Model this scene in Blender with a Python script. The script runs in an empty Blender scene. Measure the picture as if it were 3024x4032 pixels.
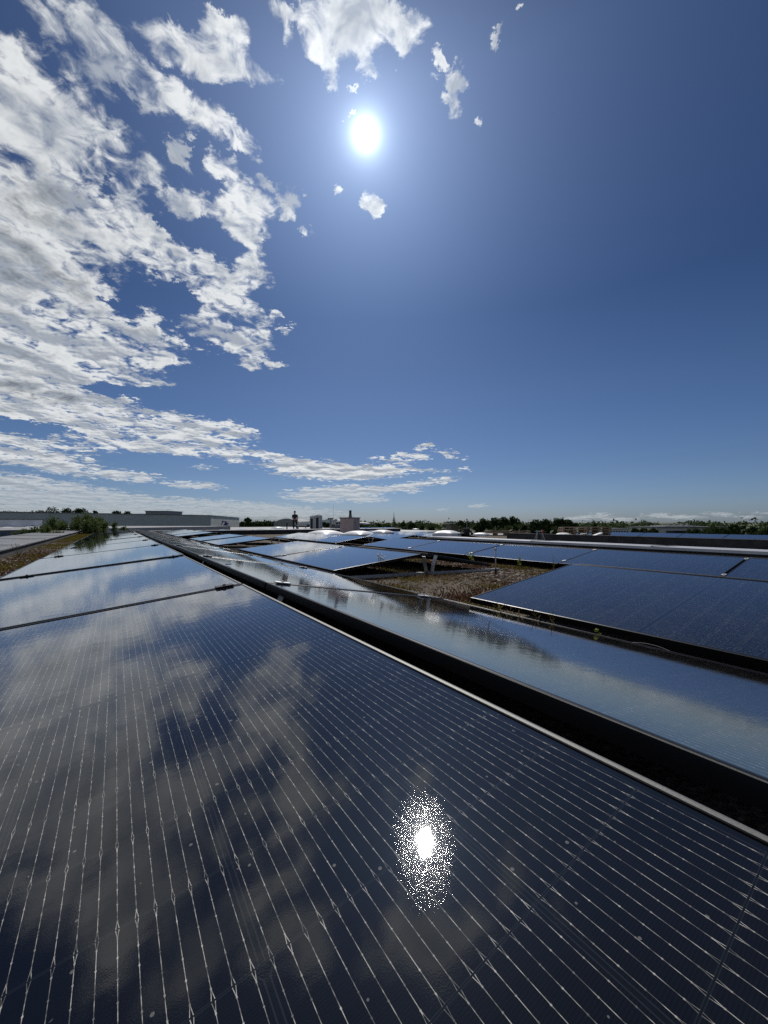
import bpy, bmesh, math, random
import numpy as np
from mathutils import Vector, Matrix

R = math.radians
sc = bpy.context.scene
col = sc.collection
CZ = 7.0                                   # the eye stands this high above the street

# ------------------------------------------------------------------ camera
cam_d = bpy.data.cameras.new("camera")
cam = bpy.data.objects.new("camera", cam_d)
col.objects.link(cam)
cam_d.sensor_fit = 'VERTICAL'
cam_d.sensor_height = 36.0
cam_d.lens = 36.0 * 1514 / 4032
cam_d.clip_start = 0.02
cam_d.clip_end = 20000
cam.location = (0, 0, CZ)
cam.rotation_euler = (R(90 + 1.551), 0, 0)
sc.camera = cam

# ------------------------------------------------------------------ exposure
sc.view_settings.view_transform = 'Standard'
sc.view_settings.look = 'None'
sc.view_settings.gamma = 1.0
sc.view_settings.exposure = 0.0
sc.cycles.use_denoising = False
sc.cycles.max_bounces = 6
sc.cycles.diffuse_bounces = 2
sc.cycles.glossy_bounces = 4
sc.cycles.transparent_max_bounces = 8

SUN_AZ, SUN_EL = -2.8, 46.0


# ------------------------------------------------------------------ node arithmetic
class S:
    """A shader socket that can be added, multiplied and compared."""
    nt = None

    def __init__(self, s): self.s = s

    @staticmethod
    def m(op, *a, clamp=False):
        n = S.nt.nodes.new('ShaderNodeMath'); n.operation = op; n.use_clamp = clamp
        for i, v in enumerate(a):
            if isinstance(v, S): S.nt.links.new(v.s, n.inputs[i])
            else: n.inputs[i].default_value = v
        return S(n.outputs[0])

    def __add__(a, b): return S.m('ADD', a, b)
    __radd__ = __add__
    def __sub__(a, b): return S.m('SUBTRACT', a, b)
    def __rsub__(a, b): return S.m('SUBTRACT', b, a)
    def __mul__(a, b): return S.m('MULTIPLY', a, b)
    __rmul__ = __mul__
    def __truediv__(a, b): return S.m('DIVIDE', a, b)
    def __neg__(a): return S.m('MULTIPLY', a, -1.0)
    def __lt__(a, b): return S.m('LESS_THAN', a, b)
    def __gt__(a, b): return S.m('GREATER_THAN', a, b)


def smooth(v, a, b, lo=0.0, hi=1.0, kind='SMOOTHSTEP'):
    n = S.nt.nodes.new('ShaderNodeMapRange'); n.interpolation_type = kind
    S.nt.links.new(v.s, n.inputs[0])
    for i, q in enumerate((a, b, lo, hi)): n.inputs[i + 1].default_value = q
    return S(n.outputs[0])


def comb(x, y, z=0.0):
    n = S.nt.nodes.new('ShaderNodeCombineXYZ')
    for i, v in enumerate((x, y, z)):
        if isinstance(v, S): S.nt.links.new(v.s, n.inputs[i])
        else: n.inputs[i].default_value = v
    return S(n.outputs[0])


def sep(v):
    n = S.nt.nodes.new('ShaderNodeSeparateXYZ'); S.nt.links.new(v.s, n.inputs[0])
    return S(n.outputs[0]), S(n.outputs[1]), S(n.outputs[2])


def noise(v, scale, detail=4, rough=0.55, dist=0.0, lac=2.0, dim='3D'):
    n = S.nt.nodes.new('ShaderNodeTexNoise'); n.noise_dimensions = dim
    if v is not None: S.nt.links.new(v.s, n.inputs['Vector'])
    n.inputs['Scale'].default_value = scale; n.inputs['Detail'].default_value = detail
    n.inputs['Roughness'].default_value = rough; n.inputs['Distortion'].default_value = dist
    n.inputs['Lacunarity'].default_value = lac
    return S(n.outputs[0])


def voro(v, scale, feature='F1', out='Distance', rnd=1.0):
    n = S.nt.nodes.new('ShaderNodeTexVoronoi'); n.feature = feature
    if v is not None: S.nt.links.new(v.s, n.inputs['Vector'])
    n.inputs['Scale'].default_value = scale; n.inputs['Randomness'].default_value = rnd
    return S(n.outputs[out])


def mix(f, a, b):
    n = S.nt.nodes.new('ShaderNodeMix'); n.data_type = 'RGBA'
    if isinstance(f, S): S.nt.links.new(f.s, n.inputs[0])
    else: n.inputs[0].default_value = f
    for i, v in ((6, a), (7, b)):
        if isinstance(v, S): S.nt.links.new(v.s, n.inputs[i])
        else: n.inputs[i].default_value = (*v, 1)
    return S(n.outputs[2])


def ramp(v, stops, kind='LINEAR'):
    n = S.nt.nodes.new('ShaderNodeValToRGB'); S.nt.links.new(v.s, n.inputs[0])
    n.color_ramp.interpolation = kind
    e = n.color_ramp.elements
    while len(e) < len(stops): e.new(0.5)
    for i, (p_, c_) in enumerate(stops):
        e[i].position = p_; e[i].color = (*c_, 1)
    return S(n.outputs[0])


# ------------------------------------------------------------------ sky
CLOUDS = [  # azimuth, elevation, half length, half width, turn (degrees), cover
    (-43.59, 29.46, 11.52, 7.86, 63.4, 1.1), (-42.38, 21.76, 8.88, 5.78, -171.6, 1.0), (-38.73, 38.38, 8.13, 3.34, 175.6, 1.0), (-38.92, 44.92, 5.17, 2.71, -171.2, 0.85),
    (-44.69, 39.9, 3.53, 3.06, 145.1, 0.8), (-31.85, 44.8, 9.01, 1.84, 175.3, 0.8), (-24.97, 48.66, 8.86, 1.39, -178.9, 0.85), (-23.69, 49.73, 4.04, 1.36, -166.4, 0.5),
    (-32.67, 31.87, 6.13, 2.63, 162.1, 1.1), (-27.54, 36.96, 3.06, 1.47, 178.2, 0.95), (-20.43, 37.34, 3.59, 2.65, 6.7, 0.9), (-22.51, 40.93, 2.61, 1.24, -178.9, 0.8),
    (-20.87, 43.49, 3.48, 0.81, 170.1, 0.6), (-28.84, 41.06, 1.52, 1.14, -178.1, 0.75), (-18.06, 40.9, 2.33, 0.57, 178.1, 0.65), (-14.83, 39.37, 2.19, 1.13, -170.1, 0.8),
    (-18.99, 32.35, 2.48, 1.98, 151.1, 0.7), (-24.94, 30.49, 5.89, 1.84, 171.4, 1.0), (-20.95, 25.61, 4.7, 2.99, 168.0, 1.0), (-23.89, 23.97, 4.54, 1.57, 166.5, 0.8),
    (-17.84, 21.72, 3.11, 0.83, -177.7, 0.9), (-16.32, 27.41, 1.07, 0.64, -169.6, 0.7), (-14.34, 26.14, 1.21, 0.38, 169.6, 0.6), (-30.32, 26.91, 1.79, 1.03, -160.3, -0.6),
    (-34.69, 25.41, 2.91, 1.15, -167.1, -0.9), (-39.01, 19.36, 7.43, 2.06, 177.5, 0.9), (-35.82, 17.04, 5.3, 1.2, -173.6, 0.95), (-31.39, 22.54, 3.74, 1.12, 172.4, 0.7),
    (-30.22, 20.47, 3.07, 1.14, 176.6, 0.7), (-31.98, 24.9, 1.74, 1.36, 157.8, 0.9), (-38.3, 40.41, 1.71, 0.92, 170.3, -0.7), (-36.45, 35.82, 1.65, 0.96, 44.1, -0.7),
    (-37.42, 34.63, 2.03, 1.38, 71.0, -0.7), (-38.26, 29.18, 1.66, 1.21, 48.5, -0.5), (-30.17, 34.45, 1.91, 1.23, -173.2, -0.5), (-32.39, 16.07, 6.25, 0.78, -176.8, -0.9),
    (-42.16, 10.52, 3.97, 0.77, -178.4, -0.9), (-38.1, 7.93, 6.1, 0.41, 178.6, -0.6), (-30.61, 8.34, 6.72, 0.71, 175.7, -0.9), (-34.83, 19.24, 1.53, 0.4, -178.0, -0.5),
    (-28.25, 4.23, 4.71, 0.47, 178.9, -0.7), (-28.6, 28.65, 2.64, 1.6, 61.2, -0.7), (-43.29, 15.65, 5.16, 3.72, 179.5, 0.9), (-35.73, 11.79, 12.9, 2.72, 174.0, 1.05),
    (-25.32, 12.43, 6.47, 1.5, 175.2, 0.85), (-23.08, 9.76, 3.82, 1.04, 162.7, 0.85), (-42.73, 7.82, 5.52, 1.66, 176.5, 0.9), (-20.48, 12.87, 2.31, 0.76, 169.5, 0.8),
    (-32.28, 8.99, 6.55, 0.94, -174.3, 0.6), (-35.27, 14.83, 2.53, 0.47, -179.0, 0.8), (-37.59, 5.9, 6.66, 0.66, 174.5, 0.6), (-33.31, 5.85, 2.65, 0.63, 177.9, 0.8),
    (-42.03, 3.57, 10.47, 1.4, 173.8, 0.9), (-26.46, 4.91, 3.34, 0.54, 179.1, 0.9), (-23.63, 1.98, 16.53, 1.11, 177.6, 0.9), (-39.83, 1.37, 13.4, 1.45, -178.9, 0.95),
    (-42.15, 10.25, 3.14, 0.83, -177.1, -0.5), (-25.27, 7.58, 1.87, 0.47, -176.3, 0.5), (-9.85, 7.69, 7.0, 1.33, 177.4, 1.15), (-2.35, 7.5, 6.44, 1.05, -176.7, 1.05),
    (-16.69, 9.45, 4.5, 0.64, 170.5, 0.8), (3.34, 7.83, 4.16, 0.26, 177.6, 0.9), (4.85, 9.64, 1.89, 0.48, 174.3, 1.0), (1.44, 9.22, 3.04, 0.37, 174.9, 0.75),
    (2.39, 10.11, 1.14, 0.33, 179.6, 0.7), (6.74, 11.33, 1.31, 0.33, 178.6, 1.0), (5.23, 10.81, 1.32, 0.26, 179.0, 0.9), (9.34, 10.02, 1.23, 0.44, 166.5, 0.95),
    (10.63, 9.51, 1.1, 0.18, 173.3, 0.7), (-6.87, 4.47, 7.48, 0.97, -176.5, 1.1), (3.71, 5.43, 7.17, 0.49, -171.4, 1.05), (-2.73, 3.51, 2.84, 0.6, -179.8, 1.05),
    (4.46, 4.67, 1.06, 0.34, 179.6, 0.85), (-10.2, 3.43, 3.67, 0.48, 175.5, 0.8), (8.96, 7.49, 0.74, 0.22, 178.7, 0.8), (11.72, 7.76, 0.55, 0.22, 178.2, 0.9),
    (13.67, 2.39, 1.07, 0.26, 179.4, 0.95), (8.64, 1.91, 0.44, 0.22, 179.7, 0.8), (-4.77, 52.99, 6.23, 2.42, -177.4, 1.0), (3.05, 53.2, 4.11, 1.75, 178.3, 0.95),
    (1.88, 52.03, 1.56, 0.92, 178.7, 0.6), (-8.8, 50.13, 2.53, 1.14, 152.3, 0.95), (-3.2, 50.25, 2.34, 0.82, -178.2, 0.9), (-14.66, 53.19, 4.07, 0.84, -172.6, 0.65),
    (-4.75, 48.58, 0.62, 0.21, -177.4, 1.1), (-4.93, 47.45, 0.62, 0.18, -177.3, 1.1), (-14.64, 51.88, 1.11, 0.59, -170.3, 0.5), (10.91, 49.03, 1.52, 1.05, 170.2, 1.1),
    (9.23, 50.98, 1.01, 0.59, 149.5, 0.9), (7.5, 50.22, 1.15, 0.33, 176.0, 0.6), (9.76, 47.47, 1.29, 0.75, 172.8, 0.9), (14.22, 46.07, 0.96, 0.55, 169.5, 0.8),
    (17.11, 51.61, 1.12, 0.4, 35.2, 0.8), (19.89, 52.69, 0.64, 0.3, 167.6, 0.8), (-2.51, 40.52, 1.82, 1.52, 165.3, 1.35), (-7.02, 41.57, 0.77, 0.57, -172.5, 0.7),
    (-11.43, 37.02, 0.77, 0.5, 129.1, 0.6), (-11.72, 40.63, 0.52, 0.27, -172.3, 0.6), (35.45, 0.83, 1.13, 0.28, 179.4, 0.9), (37.89, 0.63, 1.53, 0.24, 179.5, 0.8),
    (41.47, 0.85, 0.47, 0.34, 179.6, 0.9), (29.4, 0.89, 0.92, 0.4, 179.6, 0.8), (27.79, 0.64, 0.89, 0.27, 179.7, 0.8), (25.98, 0.51, 1.07, 0.27, 179.8, 0.7),
    (40.4, 1.07, 0.44, 0.17, 179.1, 0.7), (31.5, 0.39, 1.65, 0.26, 179.8, 0.7), (43.53, 0.58, 0.8, 0.16, 179.5, 0.7), (44.7, 1.0, 0.38, 0.16, 179.0, 0.8),
]


world = bpy.data.worlds.new("World"); sc.world = world
world.use_nodes = True
nt = world.node_tree; nt.nodes.clear(); S.nt = nt
tc = nt.nodes.new('ShaderNodeTexCoord')
sky = nt.nodes.new('ShaderNodeTexSky'); sky.sky_type = 'NISHITA'; sky.sun_disc = False
sky.sun_elevation = R(SUN_EL); sky.sun_rotation = R(SUN_AZ)
sky.altitude = 0; sky.air_density = 1.0; sky.dust_density = 0.6; sky.ozone_density = 2.5
D = S(tc.outputs['Generated'])
dx, dy, dz = sep(D)
az = S.m('ARCTAN2', dx, dy) * (180 / math.pi)
el = S.m('ARCSINE', dz) * (180 / math.pi)
zz = S.m('MAXIMUM', dz, 0.0) + 0.10
q = comb(dx / zz, dy / zz, 0.0)                      # where the ray meets the cloud deck
qx_, qy_, _ = sep(q)
wob = noise(q, 8.0, 6, 0.68)
wob2 = noise(comb(qy_ + 3.7, qx_ * 1.03, 0.0), 8.3, 6, 0.68)
ae = comb(az + (wob - 0.5) * 9.0, el + (wob2 - 0.5) * smooth(el, 0, 30, 0.8, 7.0, 'LINEAR'), 0.0)
cover = None
for ci, (ca, ce, ra, rb, rot, st) in enumerate(CLOUDS):
    if ci % 15 == 14:                                # keeps the shader's working memory small: one batch after another
        ax_, ay_, _ = sep(ae)
        ae = comb(ax_ + cover * 1e-6, ay_, 0.0)
    n = nt.nodes.new('ShaderNodeMapping'); n.vector_type = 'TEXTURE'
    n.inputs['Location'].default_value = (ca, ce, 0)
    n.inputs['Rotation'].default_value = (0, 0, R(rot))
    n.inputs['Scale'].default_value = (ra, rb, 1)
    nt.links.new(ae.s, n.inputs['Vector'])
    l = nt.nodes.new('ShaderNodeVectorMath'); l.operation = 'LENGTH'
    nt.links.new(n.outputs[0], l.inputs[0])
    b_ = smooth(S(l.outputs['Value']), 0.45, 1.35, st * 1.15 if st > 0 else st, 0.0)
    cover = b_ if cover is None else cover + b_
cover = S.m('MINIMUM', cover, smooth(az, -52, -26, 1.15, 0.84) + smooth(az, -22, -12, 0.0, 0.25))
# clouds the picture does not reach: broken cover to the left and behind
high = smooth(el, 48, 62, 1.0, 0.15)
away = smooth(S.m('ABSOLUTE', az + 10), 55, 80) * smooth(az, 40, 70, 1.0, 0.35) * high
cover = cover + away * smooth(noise(q, 1.1, 2), 0.42, 0.62) * 0.8


def cloud_noise(v, d_):
    a = noise(v, 6.0, 4, 0.58, dist=0.3)
    b = noise(v, 20.0, d_, 0.60, dist=0.6)
    return a * 0.52 + b * 0.48


n0 = cloud_noise(q, 6)
sunq = (math.sin(R(SUN_AZ)) * math.cos(R(SUN_EL)) / (math.sin(R(SUN_EL)) + 0.10),
        math.cos(R(SUN_AZ)) * math.cos(R(SUN_EL)) / (math.sin(R(SUN_EL)) + 0.10))
tx, ty = sunq[0] - qx_, sunq[1] - qy_
tl = S.m('SQRT', tx * tx + ty * ty) + 0.15
n1 = cloud_noise(comb(qx_ + tx / tl * 0.028, qy_ + ty / tl * 0.028, 0.0), 3)
n2 = noise(comb(qx_ + tx / tl * 0.11, qy_ + ty / tl * 0.11, 0.0), 4.2, 2, 0.5, dist=0.35)
n3 = noise(q, 4.2, 2, 0.5, dist=0.35)
dens = cover + (n0 - 0.5) * 6.2 + (noise(q, 2.9, 3, 0.5) - 0.5) * 1.4
soft = smooth(el, 0, 30, 0.75, 1.05, 'LINEAR')
alpha = smooth(dens / soft, 0.08, 1.10) * smooth(cover, 0.02, 0.25)
veil = smooth(az, -72, -54, 1.0, 0.0) * high                # a thin even veil beyond the left edge of the bank
alpha = alpha * (1.0 - veil) + veil * ((n3 - 0.5) * 0.8 + 0.42)
low = smooth(el, 1.0, 8.0, 1.0, 0.0)
alpha = alpha * (1.0 - low * 0.30)
core = smooth(noise(q, 1.7, 3, 0.5), 0.42, 0.62) * smooth(az, -46, -24, 0.8, 0.15)
for (ca, ce, ra, rb) in ((-43.5, 33.5, 6.5, 3.2), (-39.0, 25.0, 8.0, 3.0), (-46.0, 27.0, 5.0, 3.0), (-42.0, 14.0, 7.0, 1.2)):   # the grey bellies
    gx, gy = (az - ca) / ra, (el - ce) / rb
    core = core + smooth(gx * gx + gy * gy + (wob - 0.5) * 3.0, 0.0, 1.6, 1.0, 0.0)
core = S.m('MINIMUM', core, 1.0)
thick = smooth(dens, 0.7, 2.1) * (core * 0.75 + 0.25)
relief = smooth((n0 - n1) * 0.6 + (n3 - n2) * 0.6, -0.065, 0.065, 0.0, 1.0, 'LINEAR')   # which side of a puff faces the sun
sun_v = (math.sin(R(SUN_AZ)) * math.cos(R(SUN_EL)), math.cos(R(SUN_AZ)) * math.cos(R(SUN_EL)), math.sin(R(SUN_EL)))
cosg = dx * sun_v[0] + dy * sun_v[1] + dz * sun_v[2]
gam = S.m('ARCCOSINE', S.m('MINIMUM', cosg, 0.99999)) * (180 / math.pi)
near = S.m('EXPONENT', gam * (-1 / 14.0))
lo = mix(thick, (0.38, 0.42, 0.48), (0.125, 0.145, 0.17))
hi = mix(thick, (0.80, 0.82, 0.82), (0.27, 0.295, 0.325))
ccol = mix(relief, lo, hi)
ccol = mix(low * 0.75, ccol, (0.46, 0.50, 0.53))
nv = nt.nodes.new('ShaderNodeVectorMath'); nv.operation = 'SCALE'
nt.links.new(ccol.s, nv.inputs[0]); nt.links.new((near * 0.5 + 0.97).s, nv.inputs['Scale'])
ccol = S(nv.outputs[0])
# the deep blue of the zenith against the pale air over the horizon
SKYK = 0.06
grade = ramp(smooth(el, -2, 90, 0, 1, 'LINEAR'), [(0.0, (0.46, 0.62, 0.95)), (0.043, (0.49, 0.64, 0.99)), (0.098, (0.43, 0.56, 0.81)), (0.21, (0.36, 0.49, 0.70)), (0.325, (0.222, 0.345, 0.545)), (0.565, (0.29, 0.395, 0.575)), (0.70, (0.13, 0.15, 0.19)), (1.0, (0.10, 0.11, 0.14))])
vs = nt.nodes.new('ShaderNodeVectorMath'); vs.operation = 'MULTIPLY'
nt.links.new(sky.outputs[0], vs.inputs[0]); nt.links.new(grade.s, vs.inputs[1])
vs2 = nt.nodes.new('ShaderNodeVectorMath'); vs2.operation = 'SCALE'
nt.links.new(vs.outputs[0], vs2.inputs[0]); vs2.inputs['Scale'].default_value = 1.0
clr = nt.nodes.new('ShaderNodeVectorMath'); clr.operation = 'SCALE'
nt.links.new(ccol.s, clr.inputs[0]); clr.inputs['Scale'].default_value = 1 / SKYK
skyc = mix(alpha * 0.95, S(vs2.outputs[0]), S(clr.outputs[0]))
# the sun's disc and the bright air round it
glow = S.m('EXPONENT', gam * gam * (-1 / 0.55)) * 9.0 + S.m('EXPONENT', gam * gam * (-1 / 2.6)) * 0.7 + S.m('EXPONENT', gam * (-1 / 1.8)) * 0.9 + S.m('EXPONENT', gam * (-1 / 5.0)) * 0.14
gl = nt.nodes.new('ShaderNodeVectorMath'); gl.operation = 'SCALE'
gl.inputs[0].default_value = (0.72, 0.86, 1.0)
nt.links.new((glow * (1 / SKYK)).s, gl.inputs['Scale'])
ad = nt.nodes.new('ShaderNodeVectorMath'); ad.operation = 'ADD'
nt.links.new(skyc.s, ad.inputs[0]); nt.links.new(gl.outputs[0], ad.inputs[1])
gl2 = nt.nodes.new('ShaderNodeVectorMath'); gl2.operation = 'SCALE'
gl2.inputs[0].default_value = (0.42, 0.66, 1.25)
nt.links.new((S.m('EXPONENT', gam * (-1 / 14.0)) * (0.31 / SKYK) * (1.0 - alpha * 0.8)).s, gl2.inputs['Scale'])
ad2 = nt.nodes.new('ShaderNodeVectorMath'); ad2.operation = 'ADD'
nt.links.new(ad.outputs[0], ad2.inputs[0]); nt.links.new(gl2.outputs[0], ad2.inputs[1]); ad = ad2
bg = nt.nodes.new('ShaderNodeBackground'); bg.inputs['Strength'].default_value = SKYK
nt.links.new(ad.outputs[0], bg.inputs['Color'])
wo = nt.nodes.new('ShaderNodeOutputWorld'); nt.links.new(bg.outputs[0], wo.inputs[0])
world.cycles.sampling_method = 'MANUAL'; world.cycles.sample_map_resolution = 1024

sun_d = bpy.data.lights.new("sun", 'SUN'); sun_d.energy = 3.5; sun_d.angle = R(0.53); sun_d.color = (1.0, 0.955, 0.88)
sun = bpy.data.objects.new("sun", sun_d); col.objects.link(sun)
sun.rotation_euler = Vector(sun_v).to_track_quat('Z', 'Y').to_euler()


# ------------------------------------------------------------------ the place's own axes
AZ = R(-34.9)                                            # the panel rows run this way
d = Vector((math.sin(AZ), math.cos(AZ), 0))
p = Vector((d.y, -d.x, 0))
UP = Vector((0, 0, 1))


def P3(u, v, z):                                         # along the rows, across the rows, height against the eye
    w_ = d * u + p * v
    return Vector((w_.x, w_.y, z + CZ))


TH = math.atan(41 / 1514)


def at(x, y, depth):                                     # a point seen at (x, y) of the photograph, this many metres ahead
    a, b = (x - 1512) / 1514, (2016 - y) / 1514
    r = Vector((a, math.cos(TH) - b * math.sin(TH), math.sin(TH) + b * math.cos(TH)))
    r *= depth / r.y
    return Vector((r.x, r.y, r.z + CZ))


def deck(v):                                             # height of the roof under the rows
    return -0.49 - 0.0375 * v if v < 5.1 else -0.681


# ------------------------------------------------------------------ mesh helpers
class MB:
    def __init__(self): self.v, self.f = [], []

    def add(self, vs, fs):
        o = len(self.v); self.v += [tuple(q_) for q_ in vs]; self.f += [tuple(i + o for i in g) for g in fs]

    def box(self, lo_, hi_, M=None):
        (x0, y0, z0), (x1, y1, z1) = lo_, hi_
        vs = [Vector(c) for c in ((x0, y0, z0), (x1, y0, z0), (x1, y1, z0), (x0, y1, z0), (x0, y0, z1), (x1, y0, z1), (x1, y1, z1), (x0, y1, z1))]
        if M is not None: vs = [M @ w_ for w_ in vs]
        self.add(vs, [(0, 3, 2, 1), (4, 5, 6, 7), (0, 1, 5, 4), (1, 2, 6, 5), (2, 3, 7, 6), (3, 0, 4, 7)])

    def tube(self, pts, rad, n=8, cap=True):
        pts = [Vector(w_) for w_ in pts]
        if not hasattr(rad, '__len__'): rad = [rad] * len(pts)
        vs, fs = [], []
        prev = None
        for i, w_ in enumerate(pts):
            t = (pts[min(i + 1, len(pts) - 1)] - pts[max(i - 1, 0)]).normalized()
            a = prev if prev is not None else (Vector((1, 0, 0)) if abs(t.x) < 0.8 else Vector((0, 1, 0)))
            a = (a - t * a.dot(t)).normalized(); prev = a
            b = t.cross(a)
            for k in range(n):
                an = 2 * math.pi * k / n
                vs.append(w_ + (a * math.cos(an) + b * math.sin(an)) * rad[i])
        for i in range(len(pts) - 1):
            for k in range(n):
                fs.append((i * n + k, i * n + (k + 1) % n, (i + 1) * n + (k + 1) % n, (i + 1) * n + k))
        if cap:
            fs.append(tuple(range(n))[::-1]); fs.append(tuple((len(pts) - 1) * n + k for k in range(n)))
        self.add(vs, fs)

    def lathe(self, c, prof, n=16):                      # profile of (radius, height)
        c = Vector(c); vs, fs = [], []
        for r_, z_ in prof:
            for k in range(n):
                an = 2 * math.pi * k / n
                vs.append(c + Vector((r_ * math.cos(an), r_ * math.sin(an), z_)))
        for i in range(len(prof) - 1):
            for k in range(n):
                fs.append((i * n + k, i * n + (k + 1) % n, (i + 1) * n + (k + 1) % n, (i + 1) * n + k))
        fs.append(tuple((len(prof) - 1) * n + k for k in range(n)))
        fs.append(tuple(range(n))[::-1])
        self.add(vs, fs)

    def mesh(self, name, mat, smooth_=False):
        me = bpy.data.meshes.new(name); me.from_pydata(self.v, [], self.f)
        me.materials.append(mat)
        if smooth_: me.polygons.foreach_set('use_smooth', [True] * len(me.polygons))
        me.update()
        return me

    def build(self, name, mat, parent=None, smooth_=False):
        return link(name, self.mesh(name, mat, smooth_), parent)


def link(name, me, parent=None):
    o = bpy.data.objects.new(name, me); col.objects.link(o)
    if parent is not None: o.parent = parent
    return o


def bevel(o, w_, seg=2):
    m_ = o.modifiers.new('edge', 'BEVEL'); m_.width = w_; m_.segments = seg; m_.limit_method = 'ANGLE'
    return o


def tag(o, label, cat, group=None):
    o['label'] = label; o['category'] = cat
    if group: o['group'] = group
    return o


def thing(name, label, cat, loc, group=None, M=None):
    o = bpy.data.objects.new(name, None); col.objects.link(o); o.empty_display_size = 0.1
    if M is not None: o.matrix_world = M
    else: o.location = loc
    return tag(o, label, cat, group)


def structure(o): o['kind'] = 'structure'; return o


def stuff(o, label, cat):
    o['kind'] = 'stuff'; return tag(o, label, cat)


# ------------------------------------------------------------------ materials
def material(name):
    m_ = bpy.data.materials.new(name); m_.use_nodes = True
    S.nt = m_.node_tree
    b = S.nt.nodes['Principled BSDF']
    return m_, b


def setin(b, key, v):
    if isinstance(v, S): S.nt.links.new(v.s, b.inputs[key])
    elif hasattr(v, '__len__') and len(v) == 3: b.inputs[key].default_value = (*v, 1)
    else: b.inputs[key].default_value = v


def objco():
    return S(S.nt.nodes.new('ShaderNodeTexCoord').outputs['Object'])


def worldco():
    return S(S.nt.nodes.new('ShaderNodeNewGeometry').outputs['Position'])


def bump(h, strength=0.3, dist=0.01, base=None):
    n = S.nt.nodes.new('ShaderNodeBump'); n.inputs['Strength'].default_value = strength
    n.inputs['Distance'].default_value = dist
    S.nt.links.new(h.s, n.inputs['Height'])
    if base is not None: S.nt.links.new(base.s, n.inputs['Normal'])
    return S(n.outputs[0])


def simple(name, colr, rough=0.7, metal=0.0, vary=0.15, scale=6.0, bmp=0.15, spec=0.5, world_=False):
    m_, b = material(name)
    v = worldco() if world_ else objco()
    n_ = noise(v, scale, 5, 0.6)
    a = tuple(c * (1 - vary) for c in colr); c2 = tuple(min(1, c * (1 + vary)) for c in colr)
    setin(b, 'Base Color', mix(smooth(n_, 0.35, 0.65), a, c2))
    setin(b, 'Roughness', rough); setin(b, 'Metallic', metal); setin(b, 'Specular IOR Level', spec)
    if bmp: setin(b, 'Normal', bump(noise(v, scale * 4, 4), bmp, 0.01))
    return m_


L, W, H = 1.747, 1.10, 0.030                             # one solar panel
PITCH = 1.767


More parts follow.
